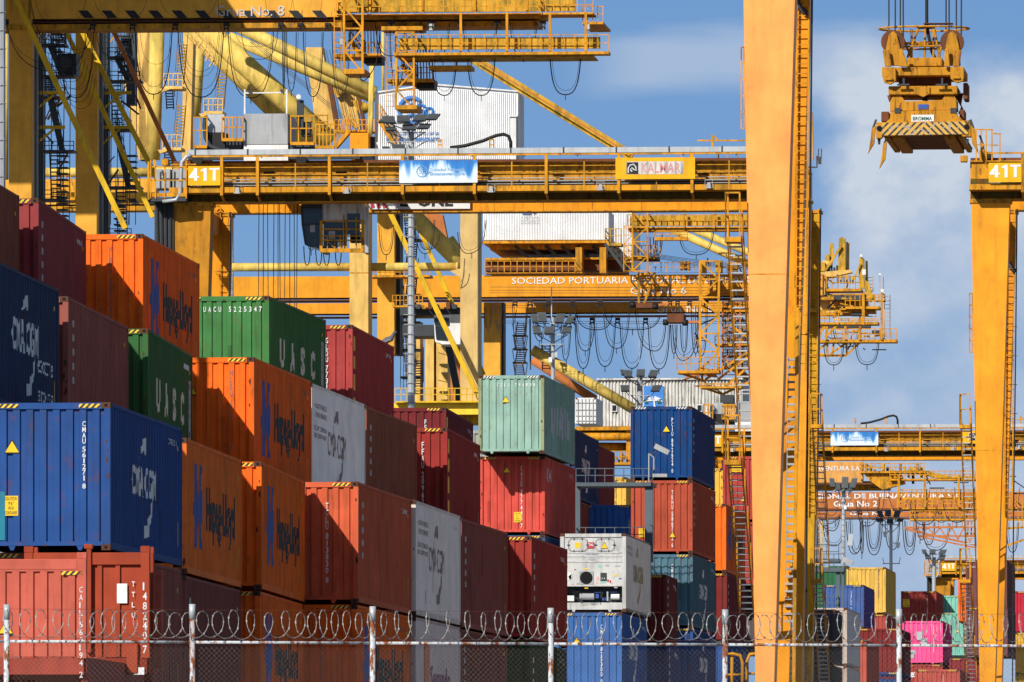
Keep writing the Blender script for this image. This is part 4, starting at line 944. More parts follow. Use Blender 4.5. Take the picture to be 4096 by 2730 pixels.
m = MB(); f1.box(m, 646, 672, 636, 660, -.2, .5); m.build('bearing_block', M['crane'], rtg)
m = MB(); f1.box(m, 618, 694, 812, 1100, .0, .35); m.build('cable_guide', M['dgrey'], rtg)
for k in range(4):
    m = MB(); f1.bar(m, (628+k*18, 812), (634+k*16, 1110), -.05, 7); m.build('trailing_cable', M['cable'], rtg)
for px in (785, 870):
    m = MB(); c = f1.p(px, 838, 6.7); m.tube([(c.x+.14*math.cos(a), 6.7, c.z+.14*math.sin(a)) for a in [k*math.pi/8 for k in range(17)]], .035, 6); m.build('lifting_eye', M['crane_dirty'], rtg)
# white sign on the rear girder
wb = board(f1, rtg, 'name_board', 1475, 1880, 775, 838, 6.7, M['white'])
for k in range(3):
    m = MB(); f1.bar(m, (1478+k*24, 775), (1492+k*24, 833), 6.68, 15, h=1); m.build('red_stroke', M['letter_r'], wb)
write(f1, wb, 'E  ONE', 1600, 1812, 780, 828, 6.68, M['letter_k'], bold=.04)
# ---- trolley
TY0, TY1 = .3, 7.8
m = MB(); f1.box(m, 752, 1440, 597, 640, .3, .7); f1.box(m, 770, 1440, 597, 625, 7.0, 7.4); 
for px in (760, 980, 1150, 1420): a = f1.p(px, 640, .5).x; m.box(a, a+.3, .5, 7.2, z_(640), z_(605))
m.build('trolley_frame', M['dgrey'], rtg)
for px in (790, 1205): m = MB(); a = f1.p(px, 645, .3); m.tube([(a.x, .25, a.z+.05), (a.x, .6, a.z+.05)], .22, 14); m.build('trolley_wheel', M['black'], rtg)
m = MB(); f1.box(m, 830, 897, 458, 534, .5, .7); m.build('windscreen', M['galv'], rtg)
m = MB(); f1.box(m, 826, 900, 530, 600, .3, 1.6); f1.box(m, 780, 830, 590, 605, .2, 3); m.build('hoist_motor', M['black'], rtg)
m = MB(); f1.tube(m, [(822,470),(818,500),(822,550),(840,585),(880,602),(915,604)], .1, 9, 6); m.build('cable_chain', M['dgrey'], rtg)
def cage(x0, x1, y0, y1, n, v0=.0, v1=1.4, name='railing_cage'):
    m = MB()
    for v in (v0, v1):
        for k in range(n+1): f1.bar(m, (x0+(x1-x0)*k/n, y0), (x0+(x1-x0)*k/n, y1), v, 4.5)
        for y in (y0, (y0*.55+y1*.45)): f1.bar(m, (x0, y), (x1, y), v, 5)
        f1.bar(m, (x0, y1), (x1, y1), v, 12)
    for x in (x0, x1):
        for y in (y0, y1): m.bar(f1.p(x, y, v0), f1.p(x, y, v1), .05)
    m.build(name, M['crane'], rtg)
cage(888, 972, 470, 560, 6); cage(775, 828, 470, 588, 2); cage(1163, 1256, 465, 575, 3); cage(1262, 1337, 498, 590, 5); cage(1240, 1310, 462, 520, 2, 2, 3)
m = MB(); f1.box(m, 905, 965, 560, 600, .4, 1.4); f1.box(m, 1160, 1250, 575, 600, .3, 2.0); m.build('winch_base', M['dgrey'], rtg)
m = MB(); f1.box(m, 975, 1152, 455, 580, .2, 3.2); bx = m.build('machinery_box', M['grey'], rtg, bev=.02)
m = MB(); f1.box(m, 975, 1152, 580, 644, .22, 3.2); m.build('machinery_skirt', M['white'], bx)
m = MB(); 
for px in (979, 1147): f1.bar(m, (px, 358), (px, 460), .3, 6)
f1.bar(m, (976, 373), (1150, 371), .3, 5); m.build('light_frame', M['white'], rtg)
m = MB(); f1.box(m, 993, 1002, 360, 371, .1, .3); f1.box(m, 1121, 1130, 358, 368, .1, .3); m.build('spot_lamp', M['dgrey'], rtg)
m = MB(); f1.box(m, 1187, 1213, 401, 518, .1, .35); f1.box(m, 1205, 1240, 488, 545, .3, .9); m.build('control_post', M['dgrey'], rtg)
m = MB(); a = f1.p(1196, 389, .05); m.tube([(a.x,-.12,a.z),(a.x,.15,a.z)], .1, 12, .03); m.build('siren', M['white'], rtg)
m = MB(); f1.tube(m, [(1800,592),(1860,584),(1930,565),(1985,543),(2015,538),(2035,546),(2043,570),(2043,600)], .5, 7, 8); m.build('cable_arch', M['black'], rtg, smooth=True)
for px in (1760, 1967): cage(px-8, px+8, 560, 605, 1, .3, .6, 'stanchion')
# operator cabin
m = MB(); f1.box(m, 1290, 1452, 812, 884, 2.0, 4.4); cab = m.build('cabin_upper_wall', M['white_dirty'], rtg)
m = MB(); f1.bar(m, (1285, 885), (1285, 1005), 2.0, 12); f1.bar(m, (1452, 880), (1452, 1005), 2.0, 12); f1.bar(m, (1385, 890), (1385, 1000), 2.0, 6); f1.bar(m, (1280, 1003), (1460, 1003), 2.0, 16); f1.bar(m, (1280, 945), (1455, 945), 2.0, 5)
f1.bar(m, (1280, 1003), (1460, 1003), 4.2, 16); a = f1.p(1280, 1003, 2); b = f1.p(1455, 1003, 2); m.box(a.x, a.x+.12, 2, 4.3, a.z-.05, a.z+.08); m.box(b.x-.1, b.x, 2, 4.3, a.z-.05, a.z+.08); m.build('cabin_frame', M['crane_dirty'], cab)
m = MB(); p1, p2, p3, p4, p5 = [f1.p(x, y, 2.1) for x, y in ((1205,822),(1288,812),(1288,1005),(1222,978),(1210,900))]
m.prism([(p.x, p.z) for p in (p1, p5, p4, p3, p2)], 2.1, 4.2); m.build('cabin_glazing', M['glass'], cab)
m = MB()
for a_, b_ in (((1205,822),(1210,900)),((1210,900),(1222,978)),((1222,978),(1288,1005)),((1205,822),(1288,812)),((1210,900),(1288,895))): f1.bar(m, a_, b_, 2.05, 7)
m.build('glazing_frame', M['dgrey'], cab)
m = MB(); f1.box(m, 1294, 1382, 890, 998, 2.1, 2.13); m.build('cabin_window', M['glass'], cab)
m = MB(); f1.box(m, 1388, 1440, 855, 940, 1.98, 2.0); m.build('cabin_window', M['glass'], cab)
m = MB(); f1.box(m, 1400, 1440, 925, 970, 2.5, 3.2); m.build('seat', M['black'], cab)
m = MB()
for x in (1310, 1340, 1362): f1.bar(m, (x, 945), (x, 1000), 1.98, 3)
for y in (885, 918, 962): f1.bar(m, (1285, y), (1452, y), 1.97, 5)
f1.bar(m, (1300, 955), (1345, 1000), 1.96, 3); f1.bar(m, (1425, 870), (1425, 1000), 1.96, 5); f1.bar(m, (1375, 860), (1375, 1000), 1.96, 5); m.build('cabin_rail', M['crane'], cab)
for i, (x, y, w, h, c) in enumerate(((1315,925,26,30,'grey'),(1350,968,24,26,'white_dirty'),(1240,900,20,30,'grey'),(1255,955,16,20,'dgrey2'),(1305,850,30,22,'dgrey'),(1345,838,40,10,'grey'),(1430,835,14,26,'grey'))):
    m = MB(); f1.box(m, x, x+w, y, y+h, 2.04 if x > 1290 else 2.06, 2.09); m.build('cabin_fitting', M[c], cab)
m = MB(); f1.box(m, 1205, 1288, 814, 830, 2.0, 4.3); m.build('cabin_roof_band', M['dgrey'], cab)
m = MB(); f1.box(m, 1459, 1473, 830, 1012, 1.9, 2.2); m.build('cabin_duct', M['galv'], cab)
for px in (1215, 1262, 1293, 1340): m = MB(); f1.tube(m, sag((px, 985), (px+26, 990), 75, 10), 2.4, 2.2, 5); m.build('hanging_cable', M['cable'], rtg)
def ropes(root, f, xs, y0, y1, v0, step=0, r=2.0, dx=0):
    for i, px in enumerate(xs):
        m = MB(); f.tube(m, [(px, y0), (px+(i%3-1)*3+dx, y1)], v0+(i % 2)*1.5, r, 5); m.build('hoist_rope', M['rope'], root)
ropes(rtg, f1, (1036, 1053, 1070, 1096, 1112, 1118, 1141, 1159, 1176, 1189), 800, 1260, 2.0, r=1.6)
R1 = list(rtg.children)
def rtg_copy(px, d, label, skip=()):
    f = Fr(px, d); c = copy_tree(rtg, None, skip); c.location = (f.O.x, f.O.y, f.z0); c['label'] = label; return c, f
TROL = ('trolley_frame','trolley_wheel','windscreen','hoist_motor','cable_chain','railing_cage','winch_base','machinery_box','light_frame','spot_lamp','control_post','siren','cabin_upper_wall','hanging_cable','hoist_rope','cable_arch','stanchion','name_board')
CABI = ('end_platform','end_toe_board','cabinet','hazard_symbol','end_railing','cable_guide','trailing_cable','bent_conduit','cable_tray')
r2, f2 = rtg_copy(2972-5, 283, 'nearest yellow gantry crane, its wide pale orange leg filling the full height right of centre', TROL+CABI+('cage_hoop',))
for o in r2.children:
    if o.name.startswith('leg') and o.material_slots and o.material_slots[0].material in (M['leg'], M['leg_worn_shade']): o.material_slots[0].link = 'OBJECT'; o.material_slots[0].material = M['leg_pale']
r3, f3 = rtg_copy(3884, 408, 'yellow gantry crane at the right edge with a bright orange tapering leg and number board', TROL+CABI)
for o in r3.children:
    if o.name.startswith('leg') and o.material_slots and o.material_slots[0].material == M['leg_worn_shade']: o.material_slots[0].link = 'OBJECT'; o.material_slots[0].material = M['leg']
r4, f4 = rtg_copy(2767, 675, 'distant yellow gantry crane seen between the two big legs, blue sign on its beam', ('name_board',))
r5, f5 = rtg_copy(3738, 975, 'farthest small yellow gantry crane low at the right, with grey cabinets', TROL)
# right hand crane: end platform railings
m = MB(); a = f3.p(3888, 644, 0); 
for v in (.2, 3.0):
    for px in (3905, 3925, 3945, 3968, 4000): f3.bar(m, (px, 520 if px < 3975 else 535), (px, 660), v, 5)
    f3.bar(m, (3900, 518), (3972, 520), v, 5); f3.bar(m, (3972, 535), (4003, 537), v, 5); f3.bar(m, (3900, 580), (4003, 582), v, 4)
m.build('end_railing', M['crane'], r3)
m = MB(); f3.box(m, 3945, 3970, 608, 628, .2, .8); m.build('motor', M['black'], r3)
m = MB(); f3.box(m, 3918, 3945, 600, 650, .2, .8); m.build('bearing_block', M['crane'], r3)

# ---------------------------------------------------------------- spreader under the nearest crane
DS = 276.0; fs = Fr(3695, DS)
sp_ = fs.thing('container_spreader', 'battered yellow container spreader with striped end beam hanging on steel ropes', 'spreader')
D_ = QD
def sbox(name, x0, x1, y0, y1, v0, v1, mat='spreader', par=None, bev=.02):
    m = MB(); a = D_(x0, y0); b = D_(x1, y1); fs.box(m, a[0], b[0], a[1], b[1], v0, v1); return m.build(name, M[mat], par or sp_, bev=bev)
def sprism(name, pts, v0, v1, mat='spreader', par=None, bev=.015):
    m = MB(); m.prism([(lambda q: (q.x, q.z))(fs.p(*D_(x, y), v0)) for x, y in pts], v0, v1); return m.build(name, M[mat], par or sp_, bev=bev)
M['hazard_big'] = None
def hz_mat():
    m = bpy.data.materials.new('chevron_stripes'); m.use_nodes = True; t = m.node_tree; bs_ = t.nodes['Principled BSDF']; bs_.inputs['Roughness'].default_value = .6
    co = N(t, 'ShaderNodeTexCoord'); sp2 = N(t, 'ShaderNodeSeparateXYZ'); t.links.new(co.outputs['Object'], sp2.inputs[0])
    ab = N(t, 'ShaderNodeMath', operation='ABSOLUTE'); t.links.new(sp2.outputs[0], ab.inputs[0])
    ma = N(t, 'ShaderNodeMath', operation='ADD'); t.links.new(sp2.outputs[2], ma.inputs[0]); t.links.new(ab.outputs[0], ma.inputs[1])
    ms = N(t, 'ShaderNodeMath', operation='MULTIPLY'); ms.inputs[1].default_value = 5.3; t.links.new(ma.outputs[0], ms.inputs[0])
    fr = N(t, 'ShaderNodeMath', operation='FRACT'); t.links.new(ms.outputs[0], fr.inputs[0])
    r = ramp(t, [(0.0, (.03,.025,.02)), (.42, (.62,.36,.05))], fr.outputs[0], 'CONSTANT')
    n = N(t, 'ShaderNodeTexNoise'); n.inputs['Scale'].default_value = 9; n.inputs['Detail'].default_value = 6; t.links.new(co.outputs['Object'], n.inputs['Vector'])
    rr = ramp(t, [(.56, 0.0), (.62, 1.0)], n.outputs[0]); mr = N(t, 'ShaderNodeMixRGB'); t.links.new(rr.outputs[0], mr.inputs[0]); t.links.new(r.outputs[0], mr.inputs[1]); mr.inputs[2].default_value = (.35,.30,.25,1)
    t.links.new(mr.outputs[0], bs_.inputs['Base Color']); return m
M['hazard_big'] = hz_mat()
VL = 6.1
for v in (0, VL):
    e = sprism('end_beam', [(745,845),(1395,830),(1400,945),(1340,945),(1330,925),(790,940),(780,955),(745,955)], v, v+.35)
    if v == 0:
        sprism('striped_face', [(785,850),(1378,838),(1378,925),(785,935)], -.02, -.003, 'hazard_big', e, 0)
        for x in (767, 1368): m = MB(); q = fs.p(*D_(x, 886 if x < 1000 else 875), -.03); m.tube([(q.x,-.03,q.z),(q.x,-.005,q.z)], .075, 12); m.build('sensor_hole', M['hole'], e)
    for x in (766, 1374): m = MB(); q = fs.p(*D_(x, 955), v+.15); m.tube([(q.x, v+.15, q.z-.02), (q.x, v+.15, q.z-.17)], .045, 8, .03); m.build('twist_lock', M['dgrey'], sp_)
# main beams running back
for x0, x1 in ((850, 930), (1210, 1290)):
    sbox('main_beam', x0, x1, 860, 960, .3, VL, 'spreader')
for v in (2.2, 4.2): sbox('cross_member', 850, 1290, 900, 960, v, v+.4, 'spreader')
sbox('underside_plate', 800, 1350, 925, 935, .36, VL-.02, 'rust', bev=0)
for x0, x1 in ((800, 840), (1310, 1345)): sbox('side_beam', x0, x1, 930, 955, .36, VL-.02, 'spreader')
sprism('upper_body', [(805,850),(840,820),(845,770),(1290,760),(1300,790),(1345,828),(1330,845)], .15, 1.6)
pl = sbox('maker_plate', 987, 1143, 792, 845, .12, .145, 'letter_w', bev=0)
m = MB(); a = fs.p(*D_(998, 832), .11); b = fs.p(*D_(1130, 805), .11); put_front(m, text_geo('BROMMA', b.x-a.x, b.z-a.z, bold=.02), a.x, .112, a.z)
m.build('plate_lettering', M['letter_gr'], pl)
sprism('tower', [(840,770),(840,705),(862,655),(915,655),(945,700),(1200,690),(1222,648),(1275,645),(1300,690),(1302,760)], .4, 1.3)
sbox('blue_plate', 1035, 1105, 720, 752, .37, .39, 'letter_b', bev=0)
for x0 in (872, 1256): sbox('recess', x0, x0+42, 745, 780, .12, .39, 'dgrey', bev=0)
sbox('lower_headblock', 830, 1305, 592, 655, .3, 2.4)
sprism('centre_lug', [(1025,600),(1115,600),(1115,650),(1070,672),(1025,652)], .24, .29)
sbox('pin', 1060, 1098, 655, 695, .6, 1.0, 'black')
sbox('upper_headblock', 785, 1350, 462, 525, .2, 2.6)
sprism('end_cheek', [(785,462),(880,470),(882,560),(845,585),(800,570),(785,520)], .05, .18)
sprism('end_cheek', [(1255,462),(1350,462),(1350,560),(1300,575),(1258,545)], .05, .18)
sbox('guard', 805, 862, 538, 556, -.02, .04); sbox('guard', 1275, 1325, 528, 546, -.02, .04)
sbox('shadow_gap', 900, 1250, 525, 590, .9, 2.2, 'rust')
for x in (935, 1200): m = MB(); fs.bar(m, D_(x, 540), D_(x, 590), .1, 8); fs.bar(m, D_(x-45, 586), D_(x+40, 584), .1, 7); m.build('lock_indicator', M['dgrey'], sp_)
for x in (860, 1268):
    s_ = 1 if x > 1000 else -1
    for v in (.35, 1.9):
        m = MB(); q = fs.p(*D_(x, 290), v)
        m.tube([(q.x, v, q.z), (q.x, v+.18, q.z)], .33, 18); sh = m.build('sheave', M['rust'], sp_)
        sprism('sheave_cheek', [(x-48,455),(x-48,340),(x-25,235),(x+5,215),(x+30,240),(x+50,330),(x+60,455)], v-.1, v-.04)
    sprism('tower_bracket', [(x-5+s_*-50,460),(x-5+s_*-45,340),(x+20+s_*-45,335),(x+45+s_*-60,460)], -.0, .1)
    sprism('outer_bracket', [(x+s_*30-25,460),(x+s_*45-25,345),(x+s_*45+20,345),(x+s_*30+22,460)], .05, .14)
m = MB()
for y, r_ in ((200,1.95),(330,1.5),(300,1.0)):
    q = fs.p(*D_(1075, y), 1.2); rr = r_*.5 if y != 200 else 1.25
    m.tube([(q.x+rr*math.cos(a), 1.2+rr*.7*math.sin(a), q.z) for a in [k*math.pi/8 for k in range(17)]], .03, 6)
for x0, x1 in ((990,990),(1140,1140),(905,1010),(1240,1150),(1035,960),(1145,1185),(1085,1075)):
    m.tube([fs.p(*D_(x0, 200), .8), fs.p(*D_(x1, 455 if x1 not in (1185,960) else 400), .8)], .032, 6)
m.build('cable_basket_frame', M['spreader'], sp_)
sbox('cable_basket', 955, 1200, 398, 460, .6, 2.0)
m = MB(); m.tube([fs.p(*D_(1092,0), 1.2)+Vector((0,0,5)), fs.p(*D_(1094,170), 1.2), fs.p(*D_(1105,240), 1.2), fs.p(*D_(1130,360), 1.2), fs.p(*D_(1150,400), 1.2)], .045, 8); m.build('control_cable', M['cable'], sp_)
sbox('collar', 1020, 1145, 175, 190, .9, 1.5, 'rust'); sbox('guide_plate', 1070, 1275, 158, 166, 1.0, 1.4, 'rust')
for (x, y, w, h) in ((780,770,55,70),(1345,572,32,115),(1320,755,34,75)): sbox('side_box', x, x+w, y, y+h, .5, 1.6, 'rust')
sprism('rear_lever', [(820,658),(860,658),(835,705)], 1.0, 1.2, 'rust'); sprism('rear_lever', [(1285,658),(1345,640),(1330,720),(1350,760),(1340,810),(1310,780),(1330,740)], 1.0, 1.2, 'rust')
# corner flippers
for v, dx in ((0, 0), (VL, 0)):
    for side in (-1, 1):
        b = (728, 880) if side < 0 else (1412, 880)
        q = fs.p(*D_(*b), 0); x = q.x; z = q.z
        m = MB(); m.prism([(x-.06*side, z+.05), (x+.06*side, z-.05), (x+.08*side, z-.32), (x+(.16)*side, z-.74), (x-.02*side, z-.45)], v-.05, v+.05)
        fl = m.build('corner_guide', M['spreader'], sp_, bev=.01)
        MB().tube([(x-.07*side, v, z+.22), (x+.02*side, v, z-.03)], .03, 6).build('chain', M['dgrey'], fl)

for i, x in enumerate((833, 877, 912, 925, 1227, 1248, 1296, 1338)):
    xb_ = (833, 877, 912, 933, 1227, 1248, 1298, 1331)[i]
    v = .4 if i % 2 else 2.0
    m = MB(); m.tube([fs.p(*D_(x, 0), v)+Vector((0,0,4.5)), fs.p(*D_(xb_, 330), v)], .020, 6); m.build('hoist_rope', M['rope'], r2)
    o = bpy.data.objects[m and 'hoist_rope'] if False else None
for o in [o for o in r2.children if o.name.startswith('hoist_rope')]:   # ropes belong to the crane: move from spreader frame to crane frame
    o.location = (Matrix.Rotation(TH, 4, 'Z') @ (sp_.location - r2.location).to_4d()).to_3d()
# ---------------------------------------------------------------- ship to shore quay cranes
SG = 'yellow quay cranes along the berth'
class CR:
    def __init__(s, name, px, d, label):
        s.f = Fr(px, d); s.r = s.f.thing(name, label, 'crane', SG)
    def box(s, nm, x0, x1, y0, y1, v0, v1, mat, par=None, bev=0):
        m = MB(); s.f.box(m, x0, x1, y0, y1, v0, v1); return m.build(nm, M[mat], par or s.r, bev=bev)
    def bar(s, nm, a, b, v, w, mat, v2=None, h=None, par=None):
        m = MB(); s.f.bar(m, a, b, v, w, v2, h); return m.build(nm, M[mat], par or s.r)
    def tube(s, nm, pts, v, r, mat, n=12, par=None):
        m = MB(); s.f.tube(m, pts, v, r, n); return m.build(nm, M[mat], par or s.r, smooth=True)
    def prism(s, nm, pts, v0, v1, mat, par=None):
        m = MB(); m.prism([(lambda q: (q.x, q.z))(s.f.p(x, y, v0)) for x, y in pts], v0, v1); return m.build(nm, M[mat], par or s.r)
    def text(s, par, tx, x0, x1, y0, y1, v, mat='letter_w', bold=.0): return write(s.f, par, tx, x0, x1, y0, y1, v, M[mat], bold=bold)
    def loop(s, a, b, depth, v, r=2.2, thin=True, drop=True):
        m = MB(); s.f.tube(m, sag(a, b, depth, 14), v, r, 5)
        if thin: s.f.tube(m, sag((a[0]+8, a[1]), (b[0]-6, b[1]), depth*.88, 12), v+.3, .8, 4)
        if drop: mx = ((a[0]+b[0])/2, (a[1]+b[1])/2+depth); s.f.bar(m, (mx[0], mx[1]-3), (mx[0], mx[1]+22), v, 3)
        m.build('festoon_cable', M['cable'], s.r)
    def hanger(s, x, y, v, w=22):
        m = MB(); s.f.box(m, x-w/2, x+w/2, y, y+w*.5, v, v+.4); s.f.bar(m, (x-w*.35, y+w*.4), (x-w*.45, y+w*1.5), v, 4); s.f.bar(m, (x+w*.35, y+w*.4), (x+w*.45, y+w*1.5), v, 4)
        s.f.tube(m, [(x-w*.45, y+w*1.4), (x-w*.2, y+w), (x+w*.2, y+w), (x+w*.45, y+w*1.4)], v, 3, 5)
        m.build('cable_trolley', M['black'], s.r)
    def platform(s, x0, x1, y, v0, v1, mat='crane', rh=38, th=9, step=48, name='walkway'):
        o = s.box(name, x0, x1, y, y+th, v0, v1, mat)
        m = MB()
        for v in (v0, v1):
            for k in range(2): s.f.bar(m, (x0, y-rh*(1-k*.5)), (x1, y-rh*(1-k*.5)), v, 3.2)
            n = max(1, round((x1-x0)/step))
            for i in range(n+1): s.f.bar(m, (x0+(x1-x0)*i/n, y-rh), (x0+(x1-x0)*i/n, y), v, 3.2)
        for x in (x0, x1):
            for k in range(2): m.bar(s.f.p(x, y-rh*(1-k*.5), v0), s.f.p(x, y-rh*(1-k*.5), v1), .04)
        m.build('railing', M[mat], o); return o
    def stair(s, a, b, v, n, w=.75, mat='dgrey', tm='dgrey'):
        """flight running across the picture plane"""
        A_ = s.f.p(a[0], a[1], v); B_ = s.f.p(b[0], b[1], v); m = MB()
        for dv in (0, w):
            o = Vector((0, dv, 0)); m.bar(A_+o, B_+o, .05, .22)
            for k in (1.0, .5): m.bar(A_+o+Vector((0,0,k)), B_+o+Vector((0,0,k)), .035)
            for k in range(6): p = A_.lerp(B_, k/5)+o; m.bar(p, p+Vector((0,0,1.0)), .035)
        o_ = m.build('stair', M[mat], s.r); m = MB()
        for k in range(n): p = A_.lerp(B_, (k+.5)/n); m.box(p.x-.14, p.x+.14, v+.03, v+w-.03, p.z-.02, p.z+.02)
        m.build('treads', M[tm], o_)
    def steep(s, xa, xb, y0, y1, v, n, lean=0, mat='dgrey', rails=True):
        """narrow stair seen from its end: treads stacked up"""
        m = MB(); s.f.bar(m, (xa+lean, y0), (xa, y1), v, 4, v2=v+2.5); s.f.bar(m, (xb+lean, y0), (xb, y1), v, 4, v2=v+2.5)
        if rails: s.f.bar(m, (xa-4+lean, y0-50), (xa-4, y1-50), v, 2.5, v2=v+2.5); s.f.bar(m, (xb+4+lean, y0-50), (xb+4, y1-50), v, 2.5, v2=v+2.5)
        o_ = m.build('stair', M[mat], s.r); m = MB()
        for k in range(n):
            t = (k+.5)/n; a = s.f.p(xa+lean*(1-t), y0+(y1-y0)*t, v+2.5*t); b = s.f.p(xb+lean*(1-t), y0+(y1-y0)*t, v+2.5*t); m.box(a.x, b.x, a.y-.12, a.y+.12, a.z-.03, a.z+.03)
        m.build('treads', M[mat], o_)
    def lattice(s, x0, x1, y0, y1, v0, v1, cells, mat='crane', w=8, cage=True, flip=0):
        m = MB()
        for v in (v0, v1):
            for x in (x0, x1): s.f.bar(m, (x, y0), (x, y1), v, w)
            for k in range(cells+1): y = y0+(y1-y0)*k/cells; s.f.bar(m, (x0, y), (x1, y), v, w*.7)
            for k in range(cells):
                ya, yb = y0+(y1-y0)*k/cells, y0+(y1-y0)*(k+1)/cells
                if (k+flip) % 2: ya, yb = yb, ya
                s.f.bar(m, (x0, ya), (x1, yb), v, w*.75)
        for x in (x0, x1):
            for k in range(cells+1): y = y0+(y1-y0)*k/cells; m.bar(s.f.p(x, y, v0), s.f.p(x, y, v1), .09)
        return m.build('lattice_tower', M[mat], s.r)
    def ladder(s, x0, x1, y0, y1, v, mat='crane', step=15, w=3):
        m = MB(); s.f.bar(m, (x0, y0), (x0, y1), v, w); s.f.bar(m, (x1, y0), (x1, y1), v, w); y = y0+step/2
        while y < y1: s.f.bar(m, (x0, y), (x1, y), v, w*.7); y += step
        return m.build('ladder', M[mat], s.r)

# ===== crane number 8 (nearest, top left)
c8 = CR('quay_crane', 80, 512, 'huge yellow quay crane at the upper left whose striped girder runs along the top edge')
g8 = c8.box('girder', -120, 1365, -70, 79, 0, 2.2, 'stsleg')
c8.box('girder_flange', -120, 2155, 84, 121, -.15, 2.4, 'crane_dirty')
c8.box('girder_web', -120, 2155, 79, 90, .3, 2.0, 'rust')
for k in range(12):
    x = 312+k*93.5; c8.prism('black_stripe', [(x,43),(x+38,43),(x+64,73),(x+26,73)], -.03, -.005, 'letter_k', g8)
c8.text(g8, 'Grua No. 8', 862, 1137, 23, 66, -.06, 'letter_g', .0)
c8.text(g8, 'SOCIEDAD PORTUARIA', 425, 1160, -30, 2, -.06, 'letter_g', .0)
for x0, x1, v, y1 in ((35, 127, 0, 1300), (302, 388, 25, 1300)):
    l = c8.box('leg', x0, x1, -60, y1, v, v+2.0, 'stsleg', bev=.03)
    c8.box('leg_side_plate', x1+1, x1+12, -60, y1, v+1.0, v+2.5, 'dgrey', l)
    for k in range(3): c8.bar('pipe_run', (x1+14+k*9, -60), (x1+14+k*9, y1), v+1.5, 4, 'dgrey' if k != 1 else 'galv')
    c8.ladder(x1+24, x1+44, -60, y1, v+2.0, 'dgrey', 22)
c8.tube('yellow_column', [(22,100),(22,720)], 45, 13, 'tubey')
for a, b, v, w, mt in (((60,-10),(502,915),-1,21,'brace'), ((200,-10),(612,870),24,19,'brace'), ((255,-20),(630,720),10,20,'brace'), ((452,120),(702,655),26,18,'orange_old')):
    c8.bar('brace', a, b, v, w, mt)
MB().box(-14, 5.5, -17, -4, 46.5, 51).build('front_shade_blocker', M['lichen'], c8.r)  # unseen box added above the view to shade the front leg and girder
MB().box(-14, 5.5, 8, 20, 46.5, 51).build('rear_shade_blocker', M['lichen'], c8.r)  # second unseen box, added to shade the rear leg
# stairs and landings beside the legs
for (x0, x1, v, ys) in ((165, 300, 6, (60, 175, 300, 385, 600, 795)), (430, 560, 30, (150, 225, 320, 515, 745, 950))):
    for i, (ya, yb) in enumerate(zip(ys[:-1], ys[1:])):
        c8.platform(x0, x0+130 if i % 2 else x0+95, yb, v, v+1.6, 'dgrey', 34, 8, 40, 'landing')
        if i % 2: c8.stair((x0+30, ya), (x0+80, yb), v+.4, 16)
        else: c8.steep(x0+62-20*(i%3), x0+100-20*(i%3), ya, yb, v+.5, 12, lean=-8)
    for y in (372, 510): c8.bar('bracket_arm', (x0-30, y), (x0+95, y), v-.5, 13, 'brace')
    for y in (372, 510): c8.bar('bracket_strut', (x0-30, y+75), (x0+50, y+8), v-.5, 9, 'brace')
    for k in range(5): c8.bar('conduit', (x0+20+k*25, -20), (x0+12+k*25, 900), v+2.2, 3, 'dgrey')
rc = random.Random(11)
for k in range(16):
    x = rc.choice((rc.uniform(150, 290), rc.uniform(415, 545))); y = rc.uniform(80, 800); v = 8 if x < 300 else 32
    c8.bar('dark_strut', (x, y), (x+rc.uniform(-70, 90), y+rc.uniform(40, 110)), v, rc.uniform(4, 9), rc.choice(('dgrey', 'rust', 'crane_dirty')))
for (x0, x1, y0, y1, v) in ((138, 172, -40, 860, 9), (404, 432, 110, 1000, 33), (505, 540, 120, 420, 36)): c8.box('service_duct', x0, x1, y0, y1, v, v+1, 'dgrey')
for (x, y0, y1, v) in ((205, 60, 250, 7), (225, 620, 900, 7), (470, 140, 330, 31), (500, 620, 800, 31), (455, 800, 960, 31)):
    for k in range(int((y1-y0)/24)): c8.box('tread', x, x+44, y0+k*24, y0+k*24+6, v, v+.8, 'dgrey')
for k in range(9): c8.loop((150+k*14, 150+k*20), (300+k*10, 170+k*18), 60+8*k, 7, 1.0, thin=False, drop=False)
c8.box('cable_drum_box', 235, 305, 215, 300, 8, 9.5, 'dgrey'); c8.tube('cable_reel', [(262,250,5),(262,250,6)], 0, 26, 'dgrey')
